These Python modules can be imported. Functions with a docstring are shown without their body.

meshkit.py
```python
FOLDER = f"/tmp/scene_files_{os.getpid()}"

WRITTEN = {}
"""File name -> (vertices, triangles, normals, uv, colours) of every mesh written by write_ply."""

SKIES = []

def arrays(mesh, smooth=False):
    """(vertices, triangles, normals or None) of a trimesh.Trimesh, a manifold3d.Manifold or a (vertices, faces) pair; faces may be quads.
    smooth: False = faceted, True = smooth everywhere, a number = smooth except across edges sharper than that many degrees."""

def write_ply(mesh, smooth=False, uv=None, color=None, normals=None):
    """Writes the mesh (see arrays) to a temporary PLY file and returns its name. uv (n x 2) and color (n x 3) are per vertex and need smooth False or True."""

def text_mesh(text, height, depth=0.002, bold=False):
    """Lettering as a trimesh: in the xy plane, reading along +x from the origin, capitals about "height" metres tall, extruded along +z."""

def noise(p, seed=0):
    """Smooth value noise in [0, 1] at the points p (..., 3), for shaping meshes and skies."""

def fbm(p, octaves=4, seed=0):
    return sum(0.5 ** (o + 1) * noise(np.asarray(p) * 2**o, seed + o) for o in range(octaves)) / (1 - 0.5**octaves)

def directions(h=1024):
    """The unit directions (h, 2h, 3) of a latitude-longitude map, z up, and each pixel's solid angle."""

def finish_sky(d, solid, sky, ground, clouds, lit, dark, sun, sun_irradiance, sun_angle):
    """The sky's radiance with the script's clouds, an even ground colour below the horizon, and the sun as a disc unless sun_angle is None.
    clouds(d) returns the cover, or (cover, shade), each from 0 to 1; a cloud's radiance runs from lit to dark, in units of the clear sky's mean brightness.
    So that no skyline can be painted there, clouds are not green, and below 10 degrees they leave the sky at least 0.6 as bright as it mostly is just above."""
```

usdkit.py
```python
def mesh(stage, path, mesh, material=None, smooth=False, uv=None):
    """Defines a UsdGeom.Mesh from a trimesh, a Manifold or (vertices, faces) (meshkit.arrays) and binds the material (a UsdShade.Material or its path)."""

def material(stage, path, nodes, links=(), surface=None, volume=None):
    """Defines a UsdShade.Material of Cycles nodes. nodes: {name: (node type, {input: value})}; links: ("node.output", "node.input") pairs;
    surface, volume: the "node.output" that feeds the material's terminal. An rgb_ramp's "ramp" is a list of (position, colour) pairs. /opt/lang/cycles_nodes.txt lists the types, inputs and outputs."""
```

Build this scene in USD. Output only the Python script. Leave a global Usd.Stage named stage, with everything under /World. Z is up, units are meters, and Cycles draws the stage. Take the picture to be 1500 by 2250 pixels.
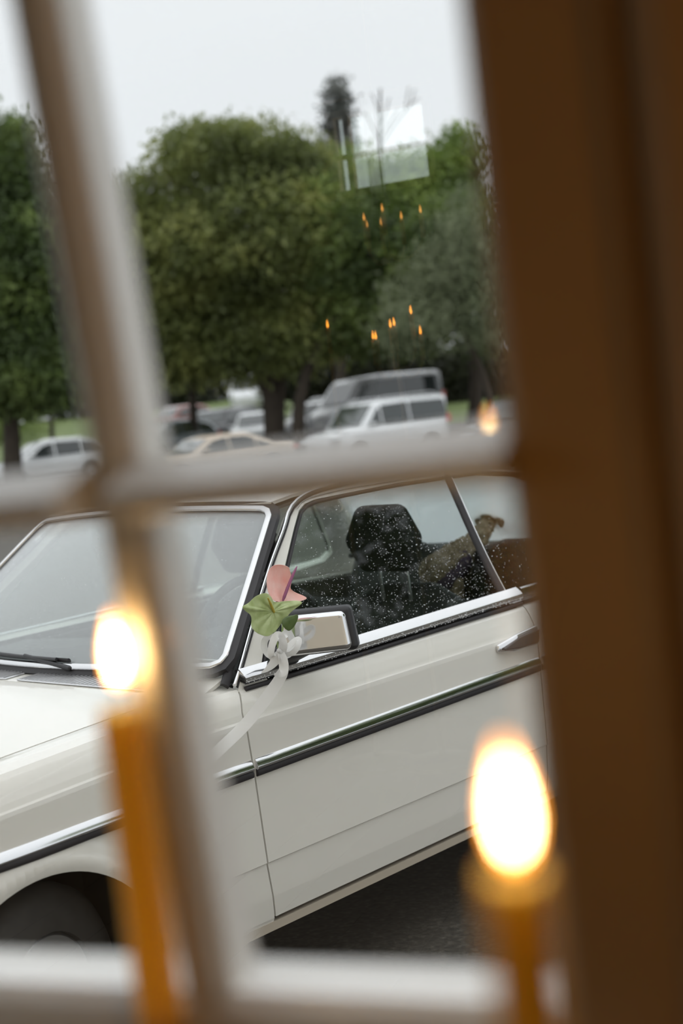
import math, random
import numpy as np, trimesh, manifold3d as m3, shapely.geometry as sg
import usdkit, meshkit
from pxr import Usd, UsdGeom, UsdLux, UsdShade, Gf, Sdf

stage = Usd.Stage.CreateInMemory()
UsdGeom.SetStageUpAxis(stage, 'Z'); UsdGeom.SetStageMetersPerUnit(stage, 1.0)
UsdGeom.Xform.Define(stage, '/World'); UsdGeom.Scope.Define(stage, '/World/Looks')
rng = np.random.default_rng(7)

# ------------------------------------------------------------------ camera, sky, exposure
EYE = np.array([0, 0, 1.6]); F = 3125.0; PITCH, ROLL = math.radians(-4.0), math.radians(-6.6)
_w = np.array([0, math.cos(PITCH), math.sin(PITCH)]); _r = np.array([1., 0, 0]); _u = np.cross(_r, _w)
RIGHT = math.cos(ROLL) * _r + math.sin(ROLL) * _u; UP = -math.sin(ROLL) * _r + math.cos(ROLL) * _u; FWD = _w
cam = UsdGeom.Camera.Define(stage, '/World/camera')
cam.CreateFocalLengthAttr(50.0); cam.CreateHorizontalApertureAttr(24.0); cam.CreateVerticalApertureAttr(36.0)
cam.CreateFStopAttr(2.2); cam.CreateFocusDistanceAttr(3.95); cam.CreateClippingRangeAttr((0.05, 1000.0))
cam.CreateExposureAttr(0.5)
M = Gf.Matrix4d(); 
for i, a in enumerate((RIGHT, UP, -FWD, EYE)): M.SetRow(i, Gf.Vec4d(*map(float, a), 1.0 if i == 3 else 0.0))
UsdGeom.Xformable(cam).AddTransformOp().Set(M)

def mat(name, nodes, links=(), surface='p.BSDF'):
    return usdkit.material(stage, '/World/Looks/' + name, nodes, links, surface=surface)
sky = mat('overcast_sky', {"g": ("texture_coordinate", {}), "s": ("separate_xyz", {}), "n": ("noise_texture", {"scale": 2.2, "detail": 3}), 
    "r": ("rgb_ramp", {"ramp": [(0, (.74, .775, .81)), (.25, (.80, .83, .86)), (1, (1.14, 1.17, 1.20))]}),
    "c": ("rgb_ramp", {"ramp": [(0, (.95, .95, .95)), (1, (1.05, 1.05, 1.05))]}),
    "m": ("mix", {"mix_type": "multiply", "fac": 1.0}), "b": ("background_shader", {"strength": 1.0})},
    [("g.generated", "s.vector"), ("s.z", "r.fac"), ("g.generated", "n.vector"), ("n.fac", "c.fac"), ("r.color", "m.color1"), ("c.color", "m.color2"), ("m.color", "b.color")], surface="b.background")
dome = UsdLux.DomeLight.Define(stage, '/World/sky'); dome.CreateIntensityAttr(1.0)
UsdShade.MaterialBindingAPI.Apply(dome.GetPrim()).Bind(sky)

def ray(px, py): return FWD + RIGHT * (px - 750) / F - UP * (py - 1125) / F
def at(px, py, y):
    """The world point at distance y (along the level view axis) where the photograph's pixel lies."""
    d = ray(px, py); return EYE + d * (y / d[1])

# ------------------------------------------------------------------ materials
def paint(name, col, rough=.35, coat=0.0, metal=0.0, **k):
    return mat(name, {"p": ("principled_bsdf", {"base_color": col, "roughness": rough, "metallic": metal, "coat_weight": coat, "coat_roughness": .05, **k})})
def noisy(name, stops, scale=8, rough=.6, bump=0.0, detail=4, space='position', coat=0.0, **k):
    nodes = {"g": ("geometry", {}), "n": ("noise_texture", {"scale": scale, "detail": detail}), "r": ("rgb_ramp", {"ramp": stops}), "p": ("principled_bsdf", {"roughness": rough, "coat_weight": coat, **k})}
    links = [("g.position", "n.vector"), ("n.fac", "r.fac"), ("r.color", "p.base_color")]
    if bump:
        nodes["b"] = ("bump", {"strength": bump, "distance": .01}); links += [("n.fac", "b.height"), ("b.normal", "p.normal")]
    return mat(name, nodes, links)
def pane_mat(name, ior=1.5, tint=(1, 1, 1), mist=0.0, mistcol=(.8, .82, .84), rough=0.0, lo=.3, hi=.7, scale=3.0):
    # the fresnel node inverts the index on back faces; feed it so that both faces of the thin pane mirror alike
    nodes = {"k": ("geometry", {}), "q": ("math", {"math_type": "multiply_add", "value2": 1 / ior - ior, "value3": ior}), "f": ("fresnel", {}), "t": ("transparent_bsdf", {"color": tint}), "g": ("glossy_bsdf", {"roughness": rough, "color": (1, 1, 1)}), "x": ("mix_closure", {})}
    links = [("k.backfacing", "q.value1"), ("q.value", "f.IOR"), ("f.fac", "x.fac"), ("t.BSDF", "x.closure1"), ("g.BSDF", "x.closure2")]
    if mist:
        nodes.update({"d": ("diffuse_bsdf", {"color": mistcol}), "l": ("translucent_bsdf", {"color": mistcol}), "dl": ("mix_closure", {"fac": .5}), "z": ("mix_closure", {"fac": mist})})
        links += [("d.BSDF", "dl.closure1"), ("l.BSDF", "dl.closure2"), ("x.closure", "z.closure1"), ("dl.closure", "z.closure2")]
        return mat(name, nodes, links, surface="z.closure")
    return mat(name, nodes, links, surface="x.closure")

BODY = paint('ivory_car_paint', (.755, .735, .68), .38, coat=1.0)
CHROME = paint('chrome', (.82, .82, .83), .09, metal=1.0)
SATIN = paint('satin_aluminium', (.62, .62, .63), .3, metal=1.0)
RUBBER = paint('black_rubber', (.018, .016, .018), .55)
PLASTIC = paint('dark_plastic', (.02, .02, .022), .4)
DARK = paint('filler_black', (.006, .006, .006), .9)
LEATHER = noisy('black_leather', [(0, (.010, .010, .011)), (1, (.020, .019, .020))], 60, .5, .15)
CLOTHBLK = noisy('black_seat_cloth', [(0, (.008, .008, .009)), (1, (.018, .018, .02))], 150, .8, .2)
TYRE = noisy('tyre_rubber', [(0, (.022, .02, .018)), (1, (.05, .046, .042))], 30, .75, .2)
LINER = paint('grey_headliner', (.13, .125, .115), .9)
SIDEGLASS = pane_mat('car_side_glass', 1.30, (.84, .88, .86))
WSGLASS = pane_mat('misted_windscreen_glass', 1.6, (.90, .93, .92), mist=.15, mistcol=(.85, .86, .88))
REARGLASS = pane_mat('fogged_rear_glass', 1.5, (.92, .94, .94), mist=.88, mistcol=(.96, .97, .99))
WATER = paint('whitened_rain_water', (.95, .96, .98), .05, transmission_weight=.35, ior=1.33)  # drops whitened in place of the bright sky they would refract
ROOMGLASS = pane_mat('room_window_glass', 2.2, (.985, .99, .985))
WHITEWOOD = noisy('white_painted_wood', [(0, (.68, .65, .61)), (1, (.74, .71, .67))], 14, .3, .03)
WHITEWOOD_SKYLIT = noisy('white_wood_skylit', [(0, (.80, .785, .76)), (1, (.84, .825, .80))], 14, .32, .02)  # same white wood, lighter, to carry the sky light on level bars
CASINGWOOD = noisy('brown_painted_wood', [(0, (.37, .225, .10)), (1, (.42, .26, .12))], 10, .55, .05)
PLASTER = noisy('dark_warm_plaster', [(0, (.075, .055, .038)), (1, (.10, .075, .052))], 6, .9)
FLOORWOOD = noisy('oak_floor', [(0, (.16, .10, .06)), (1, (.26, .17, .10))], 5, .5)
STUCCO = noisy('cream_stucco', [(0, (.68, .58, .45)), (1, (.75, .65, .51))], 9, .95, .1)
ASPHALT = noisy('wet_gravelled_asphalt', [(.25, (.034, .030, .025)), (.55, (.072, .064, .052)), (.8, (.155, .140, .118))], 55, .62, .5, detail=6)
LAWN = noisy('lawn_grass', [(.2, (.075, .11, .028)), (.8, (.16, .20, .065))], 1.4, .9, .3)
BARK = noisy('bark', [(.2, (.022, .017, .012)), (.8, (.065, .05, .036))], 9, .95, .6)
BRASS = paint('aged_brass', (.35, .22, .09), .35, metal=1.0)
WAX = paint('amber_wax', (.46, .130, .024), .45, subsurface_weight=.8, subsurface_scale=.03, subsurface_radius=(1.0, .45, .15))
WICK = paint('charred_wick', (.02, .015, .012), .9)
def emit(name, col, s): return mat(name, {"e": ("emission", {"color": col, "strength": s})}, surface="e.emission")
FLAME = mat('candle_flame_sheath', {"e": ("emission", {"color": (1.0, .34, .025), "strength": 2.4}), "t": ("transparent_bsdf", {}), "a": ("add_closure", {})}, [("e.emission", "a.closure1"), ("t.BSDF", "a.closure2")], surface="a.closure")
CORE = emit('candle_flame_core', (1.0, .70, .31), 18.0)
UNSEEN_LAMP_GLOW = emit('unseen_lamp_glow', (1.0, .52, .15), 28.0)  # glow of the out-of-view lamp that lights the casing
BULB = emit('candle_bulb_glow', (1.0, .40, .08), 2.2)
FAR = emit('small_flame_fire', (1.0, .33, .035), 5.0)
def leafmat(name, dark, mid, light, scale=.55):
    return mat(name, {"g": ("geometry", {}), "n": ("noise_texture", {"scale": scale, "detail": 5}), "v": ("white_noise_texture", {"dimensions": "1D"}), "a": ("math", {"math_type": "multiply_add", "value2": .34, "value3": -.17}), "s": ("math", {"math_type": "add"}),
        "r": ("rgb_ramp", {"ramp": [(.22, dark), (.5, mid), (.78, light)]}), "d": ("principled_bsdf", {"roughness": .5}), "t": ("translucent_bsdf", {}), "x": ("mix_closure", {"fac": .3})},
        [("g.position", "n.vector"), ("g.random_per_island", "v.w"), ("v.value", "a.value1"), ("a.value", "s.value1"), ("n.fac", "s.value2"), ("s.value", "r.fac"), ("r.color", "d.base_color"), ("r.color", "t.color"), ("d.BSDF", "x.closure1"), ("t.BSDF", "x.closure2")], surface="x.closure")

# ------------------------------------------------------------------ helpers
used = {}
def numbered(parent, name):
    k = (str(parent), name); n = used.get(k, 0); used[k] = n + 1
    return name if n == 0 else f'{name}_{n:03d}'
def custom(prim, **kw):
    for k, v in kw.items():
        if v: prim.SetCustomDataByKey(k, v)
def thing(name, label, cat, group=None, loc=None, rotz=None, kind=None):
    x = UsdGeom.Xform.Define(stage, '/World/' + numbered('/World', name)); p = x.GetPrim()
    if loc is not None: x.AddTranslateOp().Set(Gf.Vec3d(*map(float, loc)))
    if rotz is not None: x.AddRotateZOp().Set(float(math.degrees(rotz)))
    custom(p, label=label, category=cat, group=group, kind=kind); return p
def part(name, mesh, m, parent=None, smooth=32, label=None, kind=None, cat=None, group=None):
    """One Mesh prim under parent (a prim), or under /World."""
    base = parent.GetPath().pathString if parent is not None else '/World'
    p = usdkit.mesh(stage, base + '/' + numbered(base, name), mesh, m, smooth=smooth).GetPrim()
    custom(p, label=label, kind=kind, category=cat, group=group); return p
def tm(x):
    if isinstance(x, trimesh.Trimesh): return x
    v, f, _ = meshkit.arrays(x); return trimesh.Trimesh(v, f, process=False)
def cat(ms): return trimesh.util.concatenate([tm(m) for m in ms])
def moved(m, T=None, R=None, S=None):
    m = tm(m).copy()
    if S is not None: m.apply_transform(np.diag([*np.broadcast_to(S, 3), 1.0]))
    if R is not None: m.apply_transform(R)
    if T is not None: m.apply_translation(T)
    return m
def rot(deg, axis): return trimesh.transformations.rotation_matrix(math.radians(deg), axis)
def box(x0, x1, y0, y1, z0, z1, r=0.0):
    if r > 0:
        r = min(r, (x1 - x0) / 2.01, (y1 - y0) / 2.01, (z1 - z0) / 2.01); s = m3.Manifold.sphere(r, 12)
        return tm(m3.Manifold.batch_hull([s.translate((x, y, z)) for x in (x0 + r, x1 - r) for y in (y0 + r, y1 - r) for z in (z0 + r, z1 - r)]))
    return trimesh.creation.box(bounds=[[x0, y0, z0], [x1, y1, z1]])
def grid(P):
    """(n, m, 3) points -> an open sheet."""
    P = np.asarray(P, float); n, m = P.shape[:2]; i = np.arange(n * m).reshape(n, m)
    f = np.stack([i[:-1, :-1], i[1:, :-1], i[1:, 1:], i[:-1, 1:]], -1).reshape(-1, 4)
    return P.reshape(-1, 3), np.vstack([f[:, [0, 1, 2]], f[:, [0, 2, 3]]])
def shell(P, t, out=(0, 0, 1)):
    """A sheet of points given thickness t on its back; out: the way its front faces."""
    P = np.asarray(P, float); a = np.cross(P[1:, :-1] - P[:-1, :-1], P[:-1, 1:] - P[:-1, :-1]).sum((0, 1))
    if a @ np.asarray(out) < 0: P = P[::-1]
    v, f = grid(P); n, m = P.shape[:2]
    tri = trimesh.Trimesh(v, f, process=False); nv = tri.vertex_normals
    b = v - nv * t; k = len(v); i = np.arange(n * m).reshape(n, m)
    ring = np.concatenate([i[:, 0], i[-1, 1:], i[::-1, -1][1:], i[0, ::-1][1:-1]]); nx = np.roll(ring, -1)
    side = np.vstack([np.stack([ring, ring + k, nx], 1), np.stack([nx, ring + k, nx + k], 1)])
    out = trimesh.Trimesh(np.vstack([v, b]), np.vstack([f, f[:, ::-1] + k, side]), process=False)
    return out
def sweep(path, up, prof, closed=False, caps=True):
    """prof: closed outline of (side, up) pairs swept along the path; up one vector or one per point."""
    p = np.asarray(path, float); n = len(p); up = np.broadcast_to(np.asarray(up, float), p.shape)
    t = np.roll(p, -1, 0) - np.roll(p, 1, 0) if closed else np.gradient(p, axis=0)
    t = t / np.linalg.norm(t, axis=1, keepdims=True); s = np.cross(t, up); s /= np.linalg.norm(s, axis=1, keepdims=True); u = np.cross(s, t)
    pr = np.asarray(prof, float); v = p[:, None] + s[:, None] * pr[None, :, :1] + u[:, None] * pr[None, :, 1:]
    k = len(pr); i = np.arange(n * k).reshape(n, k)
    if closed: i = np.vstack([i, i[:1]])
    j = np.roll(i, -1, 1); f = np.stack([i[:-1], j[:-1], j[1:], i[1:]], -1).reshape(-1, 4); f = np.vstack([f[:, [0, 2, 1]], f[:, [0, 3, 2]]])
    if not closed and caps:
        a = np.array([[0, q, q + 1] for q in range(1, k - 1)]); f = np.vstack([f, a, (a + (n - 1) * k)[:, ::-1]])
    m = trimesh.Trimesh(v.reshape(-1, 3), f, process=False)
    if m.volume < 0: m.invert()
    return m
def ringprof(w, h, n=12): a = np.linspace(0, 2 * np.pi, n, endpoint=False); return np.stack([np.cos(a) * w / 2, np.sin(a) * h / 2], 1)
def slabprof(w, h, c=.25): # flat base, rounded top
    a = np.linspace(0, np.pi, 9); return np.vstack([[[w / 2, 0]], np.stack([np.cos(a) * w / 2, h * (c + (1 - c) * np.sin(a) ** .7)], 1), [[-w / 2, 0]]])
def tube(path, r, n=10, closed=False):
    p = np.asarray(path, float); t = np.gradient(p, axis=0).mean(0); up = [0, 0, 1] if abs(t[2]) < .8 * np.linalg.norm(t) else [1, .2, 0]
    return sweep(p, up, ringprof(2 * r, 2 * r, n), closed)
def lathe(prof, n=32, T=None, R=None):
    m = trimesh.creation.revolve(np.asarray(prof, float), sections=n)
    if m.volume < 0: m.invert()
    return moved(m, T, R)
def spline(pts, n):
    from scipy.interpolate import CubicSpline
    p = np.asarray(pts, float); s = np.r_[0, np.cumsum(np.linalg.norm(np.diff(p, axis=0), axis=1))]
    return CubicSpline(s, p)(np.linspace(0, s[-1], n))
def hull(spheres, seg=16): return tm(m3.Manifold.batch_hull([m3.Manifold.sphere(r, seg).translate((x, y, z)) for x, y, z, r in spheres]))
def poly_prism(poly, axis_o, ux, uy, t):
    """A shapely polygon in the plane (axis_o; ux, uy) given thickness t along ux x uy."""
    m = trimesh.creation.extrude_polygon(poly, t, engine='earcut'); ux, uy = np.asarray(ux, float), np.asarray(uy, float); n = np.cross(ux, uy); n /= np.linalg.norm(n)
    v = np.asarray(axis_o) + m.vertices[:, :1] * ux + m.vertices[:, 1:2] * uy + m.vertices[:, 2:] * n
    return trimesh.Trimesh(v, m.faces, process=False)

def xsec(poly):
    return m3.CrossSection([np.array(sg.polygon.orient(poly, 1.0).exterior.coords)[:-1]])

# ------------------------------------------------------------------ the ground
def ground_z(x, y):
    s = np.clip((y - 41) / 9, 0, 1); l = np.clip((y - 57) / 30, 0, 1)
    return .55 * s * s * (3 - 2 * s) + 2.6 * l - .08 * np.clip((26 - y) / 18, 0, 1)
ys = np.r_[np.linspace(1.02, 41, 24), np.linspace(42, 57, 16)]; xs = np.linspace(-45, 40, 35)
X, Y = np.meshgrid(xs, ys, indexing='ij'); Z = ground_z(X, Y)
# the car park starts at the house wall, which stands a little askew to the view
part('ground', shell(np.stack([X, Y, Z], -1), .12), ASPHALT, kind='structure', label='wet dark grey asphalt of the car park', smooth=True)
ys = np.linspace(57, 95, 20); X, Y = np.meshgrid(xs * 1.5, ys, indexing='ij')
part('ground', shell(np.stack([X, Y, ground_z(X, Y) + .03], -1), .12), LAWN, kind='structure', label='green lawn rising behind the car park', smooth=True)

# ------------------------------------------------------------------ the white coupe (car frame: x to the rear from just behind the front axle, y to its left side, z up)
TX, TY, YAW = -1.344, 4.019, math.radians(45.93)
EX = np.array([math.cos(YAW), math.sin(YAW), 0]); EY = np.array([math.sin(YAW), -math.cos(YAW), 0])
def car_world(p): p = np.asarray(p, float); return np.array([TX, TY, 0]) + p[..., :1] * EX + p[..., 1:2] * EY + p[..., 2:3] * np.array([0, 0, 1.])
FLIP = np.diag([-1., 1, 1, 1]); MIRY = np.diag([1., -1, 1, 1])
car = thing('coupe_car', 'white vintage two-door coupe with chrome trim and rain drops, parked right outside the window', 'car', loc=(TX, TY, 0), rotz=YAW + math.pi)
def cp(name, mesh, m, parent=None, **k): return part(name, moved(mesh, R=FLIP), m, parent or car, **k)
def both(name, mesh, m, **k): return cp(name, mesh, m, **k), cp(name, moved(mesh, R=MIRY), m, **k)

PROF = np.array([(.80, .17), (.845, .20), (.86, .235), (.872, .30), (.8793, .3950), (.8797, .3972), (.8832, .4002), (.886, .55), (.889, .69), (.8885, .785), (.8870, .797), (.8822, .803), (.878, .818), (.866, .845), (.853, .866), (.838, .880), (.79, .886), (.75, .886), (.72, .884)])
PS = np.r_[0, np.cumsum(np.hypot(*np.diff(PROF, axis=0).T))]
FAX, RAX = -.14, 2.58
def taper(x):
    a = np.clip((-.15 - x) / .8, 0, 2); b = np.clip((x - 2.5) / 1.2, 0, 2); return 1 - .15 * a ** 2.4 - .13 * b ** 2.2
def drop(x): return .055 * np.clip(.45 - x, 0, 3) + .06 * np.clip((-.75 - x) / .2, 0, 2) ** 2 + .05 * np.clip(x - 2.3, 0, 3) ** 1.3
def body_pt(x, s):
    """Side surface at length x and arc s of the profile."""
    y = np.interp(s, PS, PROF[:, 0]); z = np.interp(s, PS, PROF[:, 1])
    w = np.clip((z - .62) / .22, 0, 1); z = z - drop(x) * w * w * (3 - 2 * w)
    for ax in (FAX, RAX):
        rr = np.hypot(x - ax, z - .27); y = y + .017 * np.exp(-((rr - .345) / .035) ** 2) * (z < .72)
    return np.stack([x + 0 * y, y * taper(x), z], -1)
def seamx(z): return np.interp(z, [.24, .396, .666, .69, .80, .822, .85, .887], [.597, .574, .560, .557, .551, .553, .566, .584])
def side_panel(x0, x1, z0, stop, arch=None, seam0=False, seam1=False, n=40, nz=44, thick=.012):
    xs_ = np.linspace(x0, x1, n)
    if arch is not None: xs_ = np.unique(np.r_[xs_, arch + .335 * np.cos(np.linspace(0, np.pi, 41))]); xs_ = xs_[(xs_ >= x0) & (xs_ <= x1)]
    P = []; nom = np.unique(np.r_[np.linspace(np.interp(z0, PROF[:16, 1], PS[:16]), stop, nz), PS[(PS > np.interp(z0, PROF[:16, 1], PS[:16])) & (PS < stop)]])
    for x in xs_:
        zb = z0
        if arch is not None and abs(x - arch) < .335: zb = max(z0, .255 + math.sqrt(max(.335 ** 2 - (x - arch) ** 2, 0)))
        sb = np.interp(zb, PROF[:16, 1], PS[:16]); q = body_pt(x, np.maximum(nom, sb))
        if seam0: q[:, 0] += (seamx(q[:, 2]) + .0028 - x0) * max(0, 1 - (x - x0) / .25)
        if seam1: q[:, 0] += (seamx(q[:, 2]) - .0028 - x1) * max(0, 1 - (x1 - x) / .25)
        P.append(q)
    return shell(np.array(P), thick, (0, 1, 0))
SB = np.interp(.876, PROF[:16, 1], PS[:16]); ST = PS[-1]
both('front_fender', side_panel(-.93, .57, .20, ST, arch=FAX, seam1=True, n=60), BODY, smooth=25)
door_l, door_r = both('door', side_panel(.57, 1.888, .237, SB, seam0=True), BODY, smooth=25)
both('rear_fender', side_panel(1.894, 3.66, .20, ST, arch=RAX, n=60), BODY, smooth=25)
# sills under the doors
sx = np.linspace(.25, 2.22, 24)
both('sill', sweep(np.stack([sx, 0 * sx + .838, 0 * sx + .212], -1), [0, 0, 1], [(-.02, -.012), (.012, -.012), (.016, .002), (.012, .012), (-.02, .012)]), paint('sill_beige_paint', (.42, .37, .30), .5))
# dark filler blocks (engine bay, floor, firewall) that keep light out of gaps
cp('underbody_filler', cat([box(-.86, .50, -.58, .58, .24, .80), box(.18, .56, -.835, .835, .24, .84), box(.5, 3.0, -.80, .80, .20, .30), box(2.95, 3.55, -.62, .62, .25, .82), box(1.90, 2.22, -.80, .80, .25, .84)]), DARK, smooth=False)
# bonnet
hx = np.linspace(-.93, .42, 40); hy = np.linspace(-.713, .713, 41); HX, HY = np.meshgrid(hx, hy, indexing='ij')
def rear_edge(y): return .392 + .058 * np.abs(y / .7) ** 2.2
def top_z(x, y): return .884 - drop(x) + .022 * (1 - (np.asarray(y) / .72) ** 2)
HX = -.93 + (HX + .93) * (rear_edge(HY) + .93) / 1.35
HYt = HY * taper(HX); cp('bonnet', shell(np.stack([HX, HYt, top_z(HX, HY)], -1), .012), BODY, smooth=25)
# cowl with its air-intake grilles
def ws_base(y): a = np.abs(y) / .80; return np.stack([.495 + .078 * a ** 1.8, y, .929 + .013 * a ** 2], -1)
def ws_top(y): a = np.abs(y) / .603; return np.stack([.955 + .055 * a ** 2, y, 1.352 - .022 * a ** 2], -1)
cy = np.linspace(-.80, .80, 61); t = np.linspace(0, 1, 9)[:, None]
A = np.stack([rear_edge(cy) + .007, cy, top_z(rear_edge(cy), cy) - .001], -1); B = ws_base(cy) + [0.012, 0, -.024]
def cowl_pt(y, k, up=0.0):
    a = np.array([rear_edge(y) + .007, y, top_z(rear_edge(y), y) - .001]); b = ws_base(np.array([y]))[0] + [.012, 0, -.024]; return a + (b - a) * k + [0, 0, up]
cp('cowl', shell(A[None] + (B - A)[None] * t[:, :, None], .01), BODY, smooth=25)
GRILLE_SHADE = paint('grille_gap_shade', (.05, .05, .055), .6)  # dark sheet stands in for the shade between the slats
for sgn in (1, -1):
    yy = np.linspace(.035, .635, 30) * sgn
    P = np.array([[cowl_pt(y, k, .0015) for k in np.linspace(.08, .92, 5)] for y in yy])
    gr = cp('vent_grille', shell(P, .001), GRILLE_SHADE, smooth=True)
    rim = [cowl_pt(y, .07 if abs(y) < .7 else .1, .003) for y in yy] + [cowl_pt(y, .94, .003) for y in yy[::-1]]
    cp('grille_frame', sweep(rim, [0, 0, 1], ringprof(.009, .006, 8), closed=True), SATIN, gr)
    for y in np.linspace(.048, .622, 31) * sgn:
        sl = np.array([cowl_pt(y, k, .004) for k in np.linspace(.07, .93, 4)])
        cp('slat', sweep(sl, [0, 0, 1], [(-.0052, -.003), (.0052, -.003), (.0036, .004), (-.0036, .004)]), SATIN, gr, smooth=False)

# windscreen with rubber and chrome surround
def ws_pt(a, b):
    """a across (-1..1), b up (0..1)."""
    p, q = ws_base(np.asarray(a) * .80), ws_top(np.asarray(a) * .603); bb = np.asarray(b)[..., None]
    r = p + (q - p) * bb; r[..., 0] -= .035 * 4 * np.asarray(b) * (1 - np.asarray(b)) * np.clip(1 - np.asarray(a) ** 4, 0, 1); return r
AA, BB = np.meshgrid(np.linspace(-1, 1, 31), np.linspace(0, 1, 14), indexing='ij')
ws = ws_pt(AA, BB); cp('windscreen', shell(ws, .005, (-1, 0, .7)), WSGLASS, smooth=True)
def outline(n=28, inset=0.0, rc=.10):
    """The windscreen's rounded outline in (a, b)."""
    pg = sg.box(-1 + inset, 0 + inset * .9, 1 - inset, 1 - inset * 1.1).buffer(-rc).buffer(rc, 8)
    c = np.array(pg.exterior.coords)[:-1]; d = np.linspace(0, pg.exterior.length, 140, endpoint=False)
    return np.array([pg.exterior.interpolate(x).coords[0] for x in d])
def ws_normal(ab):
    e = 1e-3; du = ws_pt(ab[:, 0] + e, ab[:, 1]) - ws_pt(ab[:, 0] - e, ab[:, 1]); dv = ws_pt(ab[:, 0], ab[:, 1] + e) - ws_pt(ab[:, 0], ab[:, 1] - e)
    n = np.cross(du, dv); n /= np.linalg.norm(n, axis=1, keepdims=True); return np.where(n[:, :1] > 0, -n, n)
ab = outline(inset=-.015, rc=.06); cp('windscreen_seal', sweep(ws_pt(ab[:, 0], ab[:, 1]), ws_normal(ab), [(-.020, -.012), (.020, -.012), (.020, .004), (-.020, .004)], closed=True), RUBBER)
ab = outline(inset=.002, rc=.06); cp('windscreen_chrome', sweep(ws_pt(ab[:, 0], ab[:, 1]) + .003 * ws_normal(ab), ws_normal(ab), slabprof(.021, .009), closed=True), CHROME, smooth=50)

# greenhouse sides, roof
GO = np.array([0, .835 + .52 * .885, 0.0]); GU, GV = np.array([1., 0, 0]), np.array([0, -.52, 1.0]); GN = np.array([0, 1., .52]) / np.hypot(1, .52)
def gh(x, z, off=0.0): x, z = np.broadcast_arrays(np.asarray(x, float), np.asarray(z, float)); return np.stack([x, .835 - .52 * (z - .885), z], -1) + GN * off
outer = sg.Polygon([(.575, .872), (.609, .905), (.837, 1.11), (.970, 1.221), (1.055, 1.300), (1.11, 1.338), (1.18, 1.362), (1.6, 1.372), (2.1, 1.366), (2.42, 1.335), (2.62, 1.25), (2.98, .96), (3.02, .872)])
hole = sg.Polygon([(.70, .925), (.725, .953), (.955, 1.167), (1.055, 1.262), (1.112, 1.313), (1.150, 1.330), (1.20, 1.338), (1.6, 1.345), (2.05, 1.338), (2.25, 1.31), (2.40, 1.25), (2.60, 1.02), (2.62, .985), (2.58, .955), (2.2, .925)])
pillar = outer.difference(hole).difference(sg.box(.695, .86, 2.21, .9249))
gm = poly_prism(pillar if pillar.geom_type == 'Polygon' else max(pillar.geoms, key=lambda g: g.area), GO, GU, GV, .035)
both('roof_pillar_frame', gm, BODY, smooth=25)
# window rubber along the pillar, chrome drip rail
line = [(.70, .925), (.725, .953), (.84, 1.06), (.955, 1.167), (1.055, 1.262), (1.112, 1.313), (1.150, 1.330), (1.20, 1.338), (1.4, 1.343), (1.6, 1.345), (1.8, 1.343), (2.05, 1.338), (2.25, 1.31), (2.40, 1.25), (2.50, 1.135), (2.60, 1.02), (2.62, .985)]
lp = np.array(line); both('window_seal', sweep(gh(lp[:, 0] + .007, lp[:, 1] - .007, -.006), GN, slabprof(.011, .010)), RUBBER, smooth=50)
lp = np.array([(1.107, 1.317), (1.146, 1.336), (1.20, 1.344), (1.6, 1.351), (2.05, 1.344), (2.26, 1.316)]) ; lp = spline(lp, 40)
both('window_chrome_bead', sweep(gh(lp[:, 0] - .0015, lp[:, 1] + .0015, .001), GN, ringprof(.005, .005, 8)), CHROME, smooth=50)
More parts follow.
